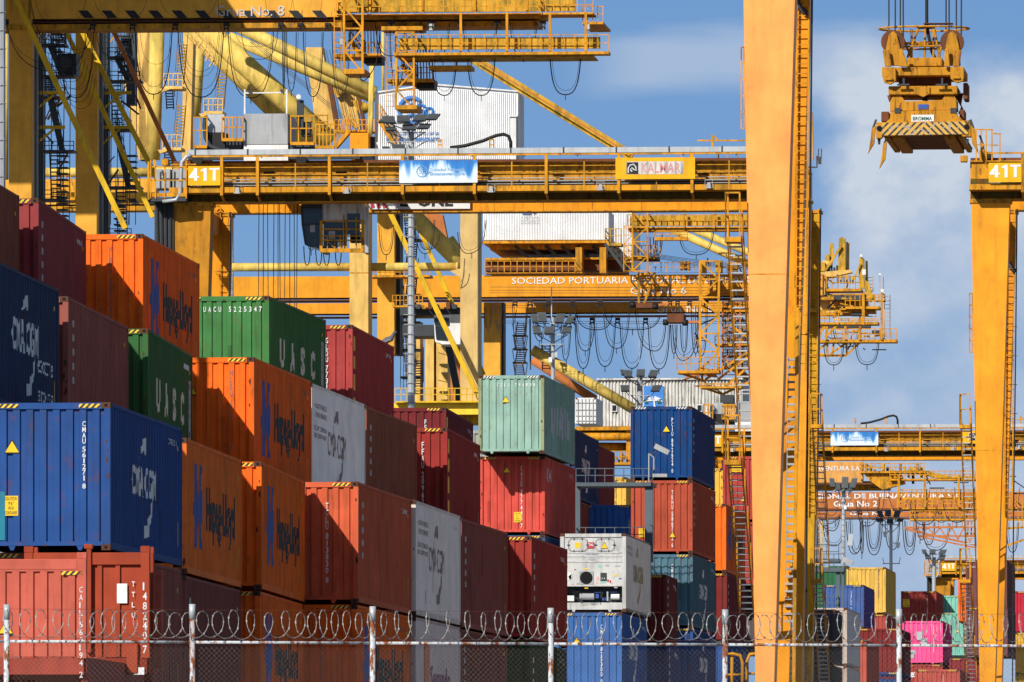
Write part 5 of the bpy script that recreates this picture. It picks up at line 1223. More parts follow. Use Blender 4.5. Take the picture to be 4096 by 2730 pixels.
# hanging festoon
hx = (370, 530, 700, 905, 1122, 1200, 1310, 1420)
for x in hx: c8.hanger(x, 92, -.5)
for (a, b, d_, r_) in (((140,-10),(345,-10),108,1.2), ((375,-10),(590,-10),90,1.2), ((640,-10),(870,-10),85,1.0), ((1060,-10),(1170,-10),105,1.0), ((1170,-10),(1290,-10),105,1.0),
        ((355,110),(10,-10),235,2.4), ((365,128),(120,-20),150,1.8), ((385,128),(520,128),100,1.6), ((375,125),(235,128),265,2.6), ((540,125),(688,128),252,2.8), ((712,128),(895,128),262,2.8), ((530,128),(400,128),120,1.4),
        ((912,128),(1095,128),265,2.4), ((905,128),(872,-10),70,1.6), ((1112,128),(965,128),110,1.6), ((1130,120),(1140,128),235,2.4), ((1185,130),(1146,128),235,2.4), ((1213,130),(1293,130),258,2.8), ((1328,130),(1400,130),255,2.4), ((1440,300),(1520,130),85,2.4),
        ((1500,90),(1625,90),135,2.6), ((1680,90),(1800,90),140,2.6), ((1850,90),(1990,90),140,2.6), ((1728,238),(1826,238),145,3.0), ((1870,238),(1980,238),145,3.0), ((2040,90),(2148,90),138,2.8), ((2200,235),(2323,235),145,3.2), ((1620,90),(1560,90),250,2.2),
        ((940,128),(1110,128),60,1.0), ((560,128),(690,128),130,1.0), ((720,128),(880,128),180,1.0)):
    c8.loop(a, b, d_, -.8, r_*.8, thin=d_ > 130, drop=d_ > 130)
# boom platforms at right
c8.box('boom_side_panel', 1365, 2300, -80, 52, -.8, -.6, 'lichen'); c8.platform(1345, 2160, 52, -1.6, -.2, 'crane', 52, 9, 44)
c8.platform(2150, 2372, 50, -1.4, .8, 'crane', 60, 9, 30); c8.platform(2330, 2412, 88, -1.0, 4, 'crane', 62, 10, 20)
c8.box('boom_underside', 1365, 2180, 62, 80, -.5, 1.6, 'lichen')
c8.platform(1575, 2435, 206, -2.6, -1.4, 'crane', 66, 17, 46); c8.box('boom_side_panel', 1595, 2400, 148, 200, -1.2, -1.0, 'lichen')
c8.box('boom_beam', 1590, 2375, 223, 234, -1.8, 1, 'lichen')
for x in (1843, 2028, 2200, 2343): c8.bar('hanger_post', (x, 50), (x, 215), -2.0, 10, 'crane')
for k in range(4): c8.bar('side_rib', (1480+k*210, -40), (1480+k*210, 52), -.85, 8, 'crane'); 
c8.lattice(1376, 1450, -60, 290, -2.2, .4, 4, 'crane', 9, flip=1); c8.box('tower_floor', 1375, 1458, 276, 296, -2.3, .5, 'crane')
c8.lattice(1585, 1655, 130, 437, -2.4, .4, 4, 'crane', 8, flip=1); c8.box('tower_floor', 1582, 1668, 421, 438, -2.5, .5, 'crane')
for x0, y0, y1 in ((1337, 30, 280), (1547, 130, 430)):
    c8.ladder(x0, x0+28, y0, y1, -.8, 'crane', 22)
    c8.platform(x0, x0+185, y0+185, -.4, 2.2, 'crane_dirty', 45, 14, 22, 'landing')
    for k in range(7): c8.bar('cage_post', (x0+110+k*12, y0+20+k*7), (x0+112+k*12, y0+215), .8, 4, 'crane_dirty' if k % 2 else 'crane')
    c8.box('motor', x0+120, x0+190, y0+205, y0+225, .2, 1.8, 'black')
    c8.stair((x0+120, y0+215), (x0+60, y0+130), 1.2, 10, mat='crane_dirty')
    c8.box('lamp', x0+22, x0+36, y0+125, y0+150, -.9, -.6, 'grey')
c8.platform(1715, 1885, 262, -1.5, .4, 'crane', 26, 16, 60)
c8.box('access_box', 1525, 1690, 105, 122, -1.2, .8, 'crane'); c8.box('junction', 1715, 1735, 92, 122, -1, -.5, 'galv')
c8.box('end_buffer', 2340, 2358, 85, 118, -1, -.4, 'galv')
for x in (1565, 1722, 1840, 1990, 2170): c8.hanger(x, 84, -1.0, 24)

# ===== crane with tubular frame and white machinery house
c7 = CR('quay_crane', 1450, 600, 'pale yellow quay crane with thick round tubes and a big white corrugated machinery house')
h = c7.box('machinery_house', 1500, 2070, 372, 640, 6, 18, 'white_sheet')
m = MB(); p = [c7.f.p(x, y, 6) for x, y in ((1500,375),(1730,341),(2072,369),(2072,640),(1500,640))]; m.prism([(q.x, q.z) for q in p], 6.0, 10.2); m.build('gable_wall', M['white_sheet'], c7.r)
bpy.data.objects.remove(h); hw = [o for o in c7.r.children if o.name.startswith('gable_wall')][-1]
m = MB(); x = 1518
while x < 2066:
    top = 375-(x-1500)*.148 if x < 1730 else 341+(x-1730)*.082; c7.f.box(m, x, x+2.6, top+8, 636, 5.93, 5.99); x += 8.2
m.build('sheet_rib', M['white_sheet'], hw)
m = MB(); c7.f.bar(m, (1498,371), (1730,338), 5.9, 6); c7.f.bar(m, (1730,338), (2072,366), 5.9, 6); m.build('roof_trim', M['white'], hw)
c7.box('corner_duct', 2040, 2064, 462, 640, 5.2, 5.9, 'white', hw); c7.box('door_panel', 2036, 2070, 462, 468, 5.1, 5.9, 'white', hw)
m = MB(); q = c7.f.p(1652, 440, 5.85); m.tube([(q.x+.75*math.cos(a)-.1, 5.85, q.z+.75*math.sin(a)) for a in [k*math.pi/12 for k in range(3, 25)]], .12, 5); m.tube([(q.x-.4,5.85,q.z-.4),(q.x+.0,5.85,q.z-.3),(q.x-.1,5.85,q.z),(q.x-.35,5.85,q.z+.2),(q.x,5.85,q.z+.4)], .1, 5); m.tube([(q.x+.3,5.85,q.z-.6),(q.x+.35,5.85,q.z+.35),(q.x+.75,5.85,q.z+.2)], .1, 5); m.tube([(q.x+1.0+.22*math.cos(a),5.85,q.z-.1+.22*math.sin(a)) for a in [k*math.pi/5 for k in range(11)]], .07, 4)
m.build('logo', M['sky_blue'], hw)
c7.text(hw, 'Sociedad Portuaria', 1540, 1757, 523, 542, 5.9, 'letter_bl'); c7.text(hw, 'Buenaventura', 1546, 1762, 543, 568, 5.9, 'letter_bl', .03)
for a, b, v, r_, mt in (((770,110),(1120,455),20,46,'tubey'), ((800,95),(1320,570),14,44,'tubey'), ((860,60),(1500,372),10,26,'tubey'), ((915,150),(1500,395),16,24,'tubey'), ((1120,455),(1240,590),20,44,'tubey'),
        ((630,110),(612,640),12,30,'tubey'), ((800,110),(775,470),30,29,'tubey'), ((650,330),(800,430),12,0.1,'tubey')):
    if r_ > 1: c7.tube('tube_brace', [a, b], v, r_*.98, mt, 16)
c7.bar('backstay', (1895,238), (2530,628), 8, 38, 'lichen'); c7.bar('backstay_edge', (1900,236), (2535,626), 7.2, 5, 'orange_old')
for pts in ([(545,110),(598,110),(600,640),(560,640)], [(733,100),(775,100),(760,640),(728,640)], [(590,120),(640,120),(600,330),(560,330)], [(490,300),(560,250),(600,640),(555,640)]):
    c7.prism('pylon', pts, 22, 23.5, 'pale')
for pts in ([(1222,190),(1290,190),(1345,520),(1262,500)], [(1340,345),(1420,350),(1440,520),(1375,490)]): c7.prism('rocker_arm', pts, 24, 25.2, 'pale')
for pts in ([(1300,290),(1318,290),(1362,530),(1342,530)], [(1420,350),(1432,350),(1470,530),(1455,530)]): c7.prism('rocker_edge', pts, 23.5, 24, 'rust')
for x, y in ((1368,362),(1462,430)): c7.tube('rope_sheave', [(x,y,23),(x,y,23.5)], 0, 18, 'lichen'); c7.prism('sheave_block', [(x-60,y-30),(x-10,y-25),(x+22,y+10),(x-20,y+30)], 23.6, 24.2, 'lichen')
for k in range(5): c7.bar('wire_rope', (1290+k*14, 200), (1360+k*17, 540), 22.5, 2, 'rope')
for k in range(3): c7.bar('wire_rope', (1000, 150+k*9), (1420, 500+k*8), 9, 2, 'rope')
for x0, ys in ((700, (120, 340, 355)), (860, (150, 260, 445)), (705, (340, 590, 610))): pass
for x0, y0 in ((655, 345), (650, 590), (815, 445)):
    c7.platform(x0, x0+75, y0, 10, 12, 'pale', 50, 12, 18, 'landing')
    c7.prism('bracket', [(x0-20,y0+10),(x0+30,y0+10),(x0-10,y0+25)], 9.5, 10, 'pale')
    c7.steep(x0+50, x0+80, y0-170, y0-8, 10.5, 13, lean=14, mat='lichen'); c7.steep(x0+12, x0+40, y0+14, y0+92, 11, 7, lean=-4, mat='dgrey')
for k in range(5): c7.bar('stair_truss', (760+k*18, 140+k*22), (790+k*18, 175+k*22), 11, 4, 'pale'); c7.bar('stair_truss', (790+k*18, 140+k*22), (765+k*18, 180+k*22), 11, 4, 'pale')
c7.stair((775, 160), (850, 245), 11.5, 12, mat='pale', tm='pale')
c7.platform(1338, 1512, 520, 8, 10, 'crane', 40, 8, 16); c7.box('equipment_block', 1400, 1475, 532, 640, 5, 9, 'leg2', bev=.05); c7.stair((1515, 480), (1590, 600), 5, 14, mat='crane', tm='crane'); c7.stair((1340, 590), (1400, 520), 7, 9, mat='crane', tm='crane')
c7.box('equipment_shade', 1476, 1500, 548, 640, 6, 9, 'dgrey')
for x in (1484, 1492): c7.tube('mast_tube', [(x,240),(x-6,480),(x-8,540)], 5.5, 7, 'tubey')
c7.tube('mast_tube', [(1532,130),(1532,390)], 7, 6, 'tubey')
c7.tube('tie_tube', [(150,690),(620,690)], 12, 19, 'tubey'); c7.tube('tie_tube', [(600,680),(900,700)], 12, 18, 'tubey')
# the low girder seen left, behind the legs
gl = c7.box('lower_girder', -20, 620, 715, 820, 14, 16, 'stsleg'); 
for k in range(5): x = 440+k*70; c7.prism('black_stripe', [(x,795),(x+30,795),(x+48,818),(x+18,818)], 13.9, 13.99, 'letter_k', gl)
c7.box('lower_girder_flange', -20, 620, 824, 846, 14, 16, 'crane_dirty'); c7.platform(170, 300, 790, 10, 12, 'crane', 60, 12, 18)
for k in range(4): c7.bar('truss_member', (220+k*20, 700), (250+k*20, 800), 11, 5, 'crane')
# portal part below the yard crane
c7.box('leg', 1398, 1474, 835, 1420, 4, 6.2, 'pale', bev=.03); c7.box('leg', 1509, 1578, 835, 1420, 20, 22, 'stsleg', bev=.03)
c7.box('leg_side_plate', 1579, 1600, 835, 1420, 21, 23, 'dgrey'); c7.box('leg_cap', 1398, 1474, 1090, 1093, 3.97, 3.99, 'crane')
c7.box('leg', 1841, 1912, 840, 1660, 4, 6.5, 'pale2', bev=.03); c7.prism('gusset', [(1800,1085),(1841,1075),(1841,1110)], 4.2, 6, 'pale2')
c7.tube('tie_tube', [(858,1070),(1400,1069)], 6, 17, 'tubey'); c7.tube('tie_tube', [(1474,1069),(1828,1068)], 6, 17, 'tubey', 14); c7.tube('tube_cap', [(1826,1068),(1832,1068)], 6, 19, 'pale')
c7.tube('tube_brace', [(1640,850),(1850,1060)], 14, 34, 'tubey', 16); c7.tube('tube_brace', [(1790,960),(1850,1050)], 24, 30, 'tubey')
c7.bar('brace', (1560,850), (1920,1600), 2, 20, 'brace'); c7.bar('brace', (1648,850), (1935,1500), 22, 17, 'brace')
c7.box('sill_beam', 1570, 1945, 1612, 1660, 2, 5, 'brace2'); c7.platform(1580, 1915, 1604, 1.5, 4.5, 'brace', 50, 8, 24)
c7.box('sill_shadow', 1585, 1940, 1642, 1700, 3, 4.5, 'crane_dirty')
for y0, y1 in ((860,960),(965,1060),(1085,1180),(1190,1290),(1300,1400),(1410,1510)):
    c7.steep(1625, 1662, y0, y1, 24, 10, lean=8 if y0 % 2 else -8, mat='dgrey' if y0 < 1100 else 'crane_dirty'); c7.box('landing', 1600, 1680, y1-4, y1+3, 24, 26, 'dgrey')
c7.steep(1660, 1690, 1440, 1580, 12, 14, mat='dgrey')
for k in range(6): c7.bar('conduit', (1604+k*12, 1100), (1602+k*12, 1560), 23, 2.4, 'dgrey')
c7.box('machine_deck', 1600, 1840, 1230, 1262, 16, 20, 'dgrey'); c7.box('machine_deck', 1610, 1750, 1300, 1345, 16, 20, 'dgrey')
for k in range(8): c7.box('machine_unit', 1640+k*24, 1656+k*24, 1208+(k%3)*10, 1236, 15, 16, ('rust','dgrey','crane_dirty')[k%3])
c7.platform(1480, 1720, 1100, 18, 20, 'crane', 22, 10, 20); c7.platform(1570, 1690, 1222, 17, 19, 'crane', 40, 8, 16)
for x0, x1 in ((1655,1680),(1700,1735),(1745,1790)): c7.box('far_leg', x0, x1, 1340, 1610, 30, 32, 'pale')
c7.prism('red_far_leg', [(1780,1370),(1840,1370),(1845,1620),(1795,1620)], 40, 41, 'orange_old'); c7.prism('red_far_leg', [(1655,900),(1790,960),(1770,860),(1700,850)], 40, 41, 'orange_old')
c7.bar('dark_tube', (1795,1385), (1838,1610), 28, 28, 'dgrey')
# white driver cabin under the girder
k7 = c7.prism('driver_cabin', [(1735,1262),(1843,1258),(1843,1378),(1770,1378),(1740,1368)], 10, 13, 'white')
c7.prism('cabin_window', [(1737,1272),(1796,1272),(1796,1302),(1739,1302)], 9.9, 9.98, 'glass', k7); c7.prism('cabin_window', [(1740,1306),(1790,1306),(1790,1362),(1745,1358)], 9.9, 9.98, 'glass', k7)
for a, b, d_ in (((1515,900),(1575,900),150),((1660,880),(1740,880),170),((1680,960),(1760,940),60),((1830,930),(1945,880),135),((1230,950),(1260,950),65)):
    c7.loop(a, b, d_*.8, 1, 1.8)
c7.loop((1936,1230),(1968,1230),85,5,1.8); c7.loop((1980,1230),(2008,1230),85,5,1.8)

# ===== crane number 6
c6 = CR('quay_crane', 1900, 760, 'yellow quay crane at centre with long white lettering on its girder, behind the lamp mast')
g6 = c6.box('girder', 858, 3290, 1096, 1194, 0, 2.5, 'stsgirder'); c6.box('girder_flange', 858, 3260, 1194, 1202, -.2, 2.7, 'rust')
c6.text(g6, 'SOCIEDAD PORTUARIA REGIONAL DE BUENAVENTURA S.A.', 2048, 3235, 1105, 1137, -.05, 'letter_w')
c6.text(g6, 'Grua No 6', 2522, 2745, 1148, 1178, -.05, 'letter_w')
g5 = c6.box('rear_girder', 858, 3260, 1204, 1258, 18, 20.5, 'stsgirder'); c6.text(g5, 'Grua No 6', 2625, 2850, 1222, 1250, 17.9, 'letter_w'); c6.box('rear_flange', 858, 3260, 1258, 1271, 17.8, 20.7, 'rust')
c6.box('walkway', 1930, 3240, 1088, 1095, -.3, 0, 'crane_dirty')
m = MB(); 
for y in (1052, 1070): c6.f.bar(m, (2600, y), (3250, y), -1.2, 2.4)
for k in range(30): c6.f.bar(m, (2600+k*22, 1050), (2600+k*22, 1090), -1.2, 2.4)
m.build('railing', M['crane'], c6.r)
h6 = c6.box('machinery_house', 1932, 2436, 845, 962, 4, 9, 'white_sheet'); m = MB(); x = 1936
while x < 2432: c6.f.box(m, x, x+2.2, 848, 960, 3.93, 3.99); x += 6.6
m.build('sheet_rib', M['white_sheet'], h6)
for i, tx in enumerate(('SOCIEDAD PORTUARIA', 'REGIONAL DE', 'BUENAVENTURA S.A')): c6.text(h6, tx, 2082, 2158, 866+i*11, 873+i*11, 3.9, 'letter_g')
c6.prism('logo', [(2080,845),(2150,845),(2135,858),(2128,848),(2122,858),(2090,858)], 3.85, 3.9, 'letter_bl', h6)
h6b = c6.box('rear_machinery_house', 2436, 2530, 850, 1065, 14, 22, 'white_sheet'); m = MB(); x = 2438
while x < 2528: c6.f.box(m, x, x+2.2, 852, 1063, 13.93, 13.99); x += 6.6
m.build('sheet_rib', M['white_sheet'], h6b)
c6.box('house_sill', 1930, 2440, 962, 975, 3.5, 16, 'crane'); c6.box('house_deck', 1960, 2440, 978, 1000, 5, 16, 'crane_dirty')
c6.box('lower_house', 2100, 2500, 1018, 1030, 8, 12, 'white_sheet'); c6.box('under_deck', 1940, 2480, 1040, 1085, 5, 14, 'rust'); c6.box('deck_band', 1940, 2500, 1030, 1041, 4.5, 12, 'crane')
for x in (2302, 2398): c6.box('support_post', x, x+26, 990, 1094, 3, 5, 'crane_dirty')
for k in range(6): c6.bar('under_strut', (2060+k*62, 985), (2110+k*62, 1030), 5, 12, 'dgrey')
c6.platform(1940, 2300, 1090, 2, 4, 'crane_dirty', 45, 5, 26)
c6.platform(2420, 2485, 972, 2, 4, 'lichen', 56, 12, 22, 'landing')
c6.stair((2420, 975), (2500, 1080), 2, 12, mat='dgrey')
c6.box('leg', 1935, 2002, 1210, 1560, 4, 6.5, 'stsleg', bev=.03); c6.box('leg_side_plate', 2003, 2014, 1210, 1560, 5, 7, 'dgrey')
c6.bar('far_column', (2010, 1270), (2010, 1500), 8, 9, 'pale')
for k in range(5): c6.steep(2062, 2098, 1290+k*54, 1340+k*54, 6, 6, lean=8*(-1)**k, mat='crane_dirty'); c6.box('landing', 2050, 2105, 1340+k*54, 1345+k*54, 6, 7.5, 'dgrey')
c6.steep(2170, 2200, 1380, 1480, 6, 9, mat='dgrey'); c6.bar('conduit', (2120,1275),(2122,1480), 6, 6, 'dgrey')
for a, b, v, w, mt in (((2130,1400),(2530,1635),6,44,'tubey'), ((2130,1440),(2380,1600),20,38,'orange_old')):
    c6.tube('tube_brace', [a, b], v, w/2, mt, 14)
c6.tube('tube_brace', [(2690,920),(3160,1130)], 3, 16, 'tubey', 12); c6.tube('tube_brace', [(2780,920),(3230,1110)], 12, 15, 'tubey', 12)
# boom platform behind the yard crane girder
c6.box('boom_side_panel', 2520, 3200, 860, 905, -1.6, -1.4, 'lichen'); c6.platform(2510, 3220, 905, -2.2, -1.0, 'crane', 45, 9, 24); c6.box('boom_beam', 2515, 3200, 914, 925, -2, 0, 'crane')
for x in (2735, 2855): c6.bar('hanger_post', (x, 842), (x, 914), -2.3, 8, 'crane')
c6.lattice(2530, 2590, 850, 1085, -3, -1, 4, 'crane', 7); c6.lattice(2495, 2530, 905, 1085, -2.5, -1, 5, 'crane', 4)
c6.platform(2500, 2620, 1028, -1, 1.5, 'crane_dirty', 45, 9, 14, 'landing'); c6.box('motor', 2560, 2635, 1030, 1044, -.5, 1, 'black')
c6.platform(2618, 2750, 948, -2.5, -1.5, 'crane', 20, 14, 60)
for k in range(4): c6.bar('cage_post', (2600+k*14, 950), (2604+k*12, 1030), -.5, 4, 'crane')
for a, b, d_ in (((2715,935),(2855,930),88),((2620,950),(2650,935),75)): c6.loop(a, b, d_, -2, 2.0)
for k in range(5):
    m = MB(); c6.f.tube(m, [(2570, 1010+k*3), (2780, 1040+k*6), (3250, 1090+k*2)], -1.5, .9, 4); m.build('wire_rope', M['rope'], c6.r)
for y in (1149, 1162, 1172, 1212, 1222, 1232, 1285, 1293): m = MB(); c6.f.tube(m, [(1960, y), (2600, y+2), (3050, y+1)], -.9, .8, 4); m.build('wire_rope', M['rope'], c6.r)
for x, y in ((2740,1060),(2930,1065)):
    for k in range(3): c6.box('winch', x-20+k*14, x-10+k*14, y-15, y+20, -1, 0, 'crane')
# carriage and hook frames hanging on girder
for x in (2550, 2675):
    y = 1098 if x < 2600 else 1155
for a, b in (((2553,1090),(2555,1220)), ((2620,1090),(2575,1220)), ((2548,1100),(2610,1092))): c6.bar('carriage_frame', a, b, -1.6, 9, 'crane_dirty')
c6.box('carriage_bar', 2545, 2610, 1212, 1232, -2, .5, 'rust'); c6.box('carriage_bar', 2668, 2735, 1255, 1290, -2, .5, 'rust')
c6.bar('carriage_arm', (2600,1225),(2675,1215),-1.8,8,'orange_old'); c6.bar('carriage_arm', (2660,1290),(2800,1288),-1.8,9,'orange_old')
for x, y in ((2530,1220),(2662,1290),(2620,1227),(2740,1292)): c6.tube('drum', [(x-10,y),(x+12,y)], -1.8, 12, 'black')
for x in (2060, 2120, 2195, 2290, 2400, 2527): c6.hanger(x, 1200, -.8, 19)
for x in (2290, 2368, 2470, 2582): c6.hanger(x, 1272, 17, 19)
for x in (2680, 2710, 2758, 2825, 2920): c6.hanger(x, 1200, -.8, 17)
for (a, b, d_, v) in (((2050,1215),(2110,1215),190,-1), ((2130,1215),(2185,1215),150,-1), ((2245,1290),(2285,1230),180,-1), ((2300,1225),(2382,1225),180,-1), ((2412,1225),(2520,1225),170,-1), ((2300,1295),(2365,1295),180,17), ((2378,1295),(2462,1295),172,17), ((2480,1295),(2575,1295),180,17), ((2592,1295),(2680,1300),180,17), ((2540,1225),(2665,1290),145,-1),
        ((2683,1300),(2708,1300),115,-1), ((2722,1300),(2750,1300),110,-1), ((2765,1225),(2800,1225),190,-1), ((2690,1300),(2800,1220),180,-1), ((2780,1225),(2830,1225),200,-1), ((2930,1225),(2990,1225),180,-1), ((2200,1260),(2282,1260),50,17), ((2300,1240),(2450,1260),70,17), ((2420,1260),(2640,1270),55,17)):
    c6.loop(a, b, d_, v, 2.0)
# lattice service tower and platforms right of centre
c6.lattice(2800, 2875, 1045, 1480, -4, -1.5, 6, 'crane', 9); c6.lattice(2890, 2960, 1210, 1500, -2, 2, 5, 'orange_old', 5)
for x in (2808, 2872): c6.box('tower_head', x-10, x+14, 1042, 1090, -3.5, -2, 'lichen')
for k in range(9): c6.ladder(2895+k*12, 2901+k*12, 1220+k*9, 1480, 1, 'crane_dirty' if k % 2 else 'dgrey', 26, 2.4)
c6.platform(2708, 2875, 1482, -4.5, -2, 'crane', 52, 12, 18); c6.platform(2800, 2965, 1545, -4.5, -2, 'crane', 10, 9, 26)
for a, b in (((2710,1490),(2820,1525)),((2820,1520),(2990,1410)),((2805,1480),(2810,1520)),((2870,1520),(2990,1430)),((2810,1550),(2890,1578)),((2890,1578),(2995,1530)),((2900,1550),(2990,1470)),((2920,1300),(2990,1350))): c6.bar('truss_member', a, b, -3, 9, 'crane')
c6.prism('red_bracket', [(2730,1520),(2800,1470),(2850,1480),(2870,1510),(2800,1500)], 4, 5, 'orange_old'); c6.prism('red_bracket', [(2930,1450),(2995,1500),(2990,1525),(2920,1480)], 4, 5, 'orange_old')
c6.platform(2860, 3000, 1375, -2, 1, 'crane', 30, 8, 26)

rb = random.Random(4)
for k in range(40):
    x = rb.uniform(2760, 2990); y = rb.uniform(1060, 1560); c6.bar('frame_member', (x, y), (x+rb.uniform(-10, 70), y+rb.choice((0, rb.uniform(-50, 60)))), rb.uniform(-3, 5), rb.uniform(3, 7), rb.choice(('crane', 'crane_dirty', 'orange_old', 'dgrey', 'lichen')))
for k in range(6): c6.platform(2890, 2990, 1230+k*48, 1, 3, 'crane_dirty', 22, 5, 20, 'landing')
# ===== boom tips right of the big leg
tips = [('quay_crane', 3240, 800, 'topmost of the yellow crane boom tips projecting right of the big leg', 0, 0),
        ('quay_crane', 3300, 870, 'middle yellow crane boom tip with white lamp box on a post', 1, 1),
        ('quay_crane', 3380, 940, 'lowest and longest yellow crane boom tip with railings and hanging cables', 2, 2)]
cA = CR(*tips[0][:4]); v = 0
cA.box('boom_girder', 3100, 3306, 1090, 1185, 1, 3, 'pale'); cA.prism('boom_head', [(3262,1090),(3400,1080),(3408,1090),(3330,1108),(3262,1110)], -.5, 1.0, 'pale'); cA.platform(3305, 3445, 1155, -1.5, 1.5, 'crane', 48, 11, 22)
cA.prism('sheave_post', [(3352,1085),(3356,955),(3366,949),(3380,954),(3382,1085)], 0, .8, 'lichen'); cA.prism('sheave_post', [(3384,1085),(3384,968),(3396,970),(3395,1085)], .8, 1.5, 'pale'); cA.bar('strut', (3300,1085), (3365,985), -.2, 9, 'lichen')
for x in (3322, 3331): cA.bar('small_post', (x, 975), (x, 1045), 1, 7, 'lichen')
cA.box('winch_housing', 3266, 3300, 1050, 1085, 0, 1.5, 'lichen'); cA.tube('drum', [(3290,1055),(3330,1060)], .5, 14, 'pale')
for k in range(5): cA.box('winch_part', 3300+k*11, 3306+k*11, 1062+(k%2)*8, 1086, 0, 1, 'dgrey')
for k in range(6): cA.tube('valve', [(3350+k*12, 1100+4*(k%3), -1),(3352+k*12, 1135, -1)], 0, 4, 'lichen' if k % 2 else 'dgrey')
cA.box('lower_deck', 3262, 3335, 1188, 1200, -1, 2, 'crane_dirty'); cA.prism('curved_bracket', [(3262,1185),(3310,1195),(3340,1188),(3335,1200),(3300,1205),(3262,1195)], -.8, -.4, 'pale')
cA.platform(3262, 3355, 1290, -2, 1, 'crane', 48, 9, 18); cA.box('panel', 3262, 3320, 1205, 1240, .5, 1, 'pale')
cB = CR(*tips[1][:4])
cB.prism('sheave_post', [(3435,1155),(3436,1035),(3445,1029),(3456,1035),(3458,1155)], 0, .7, 'lichen'); cB.prism('sheave_post', [(3460,1160),(3462,1042),(3470,1045),(3472,1160)], .7, 1.2, 'pale'); cB.bar('strut', (3415,1120), (3442,1055), -.2, 7, 'lichen')
cB.prism('pulley_arm', [(3460,1120),(3475,1130),(3495,1200),(3480,1210),(3458,1160)], -.3, .3, 'lichen'); cB.tube('pulley', [(3482,1190,-.5),(3482,1190,0)], 0, 17, 'lichen')
cB.box('white_box', 3449, 3463, 1078, 1100, -.6, -.3, 'white'); cB.box('white_box', 3440, 3449, 1018, 1028, -.2, 0, 'white'); cB.ladder(3470, 3492, 1105, 1170, .5, 'crane_dirty', 13, 2.4)
cB.box('boom_girder', 3250, 3470, 1175, 1262, 2, 4, 'crane_dirty'); cB.box('dark_gap', 3320, 3470, 1180, 1200, 1, 2, 'dgrey'); cB.platform(3381, 3518, 1226, -1.5, 1.2, 'crane', 46, 11, 20); cB.bar('hanger_post', (3453,1165), (3453,1300), -1.6, 11, 'crane_dirty')
cB.platform(3355, 3512, 1288, -1.6, 1, 'crane', 12, 11, 40); cB.box('dark_unit', 3405, 3445, 1250, 1262, -1, 1, 'dgrey'); cB.box('flange', 3340, 3500, 1240, 1252, -.8, 1.8, 'crane_dirty')
for a, b in (((3265,1350),(3300,1305)),((3300,1350),(3350,1300)),((3262,1310),(3310,1300))): cB.bar('truss_member', a, b, -1, 9, 'crane')
cC = CR(*tips[2][:4])
cC.box('boom_girder', 3262, 3480, 1300, 1312, 1, 3, 'dgrey'); cC.platform(3262, 3586, 1358, -1.6, 1.0, 'crane', 42, 13, 22); cC.bar('hanger_post', (3527,1170), (3527,1360), -1.7, 9, 'crane_dirty'); cC.bar('hanger_post', (3440,1260),(3440,1360),-1.7,9,'crane_dirty'); cC.bar('hanger_post',(3382,1300),(3382,1360),-1.7,9,'crane'); cC.bar('hanger_post',(3307,1300),(3307,1360),-1.7,9,'crane')
cC.box('white_box', 3523, 3535, 1157, 1180, -1.5, -1.2, 'white'); cC.bar('antenna', (3519,1100), (3520,1160), -1.2, 3, 'lichen'); cC.box('camera', 3515, 3524, 1094, 1102, -1.3, -1.1, 'white'); cC.bar('antenna', (3534,1108), (3533,1160), -1.2, 2, 'dgrey')
cC.ladder(3538, 3560, 1180, 1350, 0, 'crane_dirty', 16, 2.6); cC.platform(3500, 3540, 1200, -1, 1, 'crane', 20, 5, 14, 'landing')
for a, b in (((3265,1405),(3315,1370)),((3265,1412),(3310,1424)),((3310,1365),(3310,1424)),((3310,1424),(3386,1421)),((3320,1418),(3386,1372)),((3386,1370),(3386,1421)),((3386,1421),(3440,1370)),((3262,1424),(3386,1424)),((3330,1420),(3335,1370))): cC.bar('truss_member', a, b, -1, 8, 'crane')
cC.box('lamp_unit', 3487, 3516, 1322, 1336, -1, 0, 'dgrey')
for (a, b, d_) in (((3295,1385),(3375,1385),76),((3420,1372),(3516,1372),88),((3330,1300),(3440,1300),90)): cC.loop(a, b, d_, -1.2, 2.0)
rt_ = random.Random(9)
for c_, (xa, xb, ya, yb) in ((cA, (3262, 3440, 1040, 1290)), (cB, (3270, 3500, 1180, 1290)), (cC, (3264, 3570, 1300, 1400))):
    for k in range(22):
        x = rt_.uniform(xa, xb-40); y = rt_.uniform(ya, yb); c_.bar('frame_member', (x, y), (x+rt_.uniform(5, 60), y+rt_.choice((0, 0, rt_.uniform(-40, 40)))), rt_.uniform(-1, 3), rt_.uniform(3, 7), rt_.choice(('crane', 'crane_dirty', 'pale', 'dgrey', 'lichen')))
cA.box('machinery', 3262, 3300, 1100, 1180, -.5, 1, 'pale'); cA.prism('sheave_post', [(3300,1090),(3304,1020),(3316,1018),(3320,1090)], .5, 1, 'lichen')

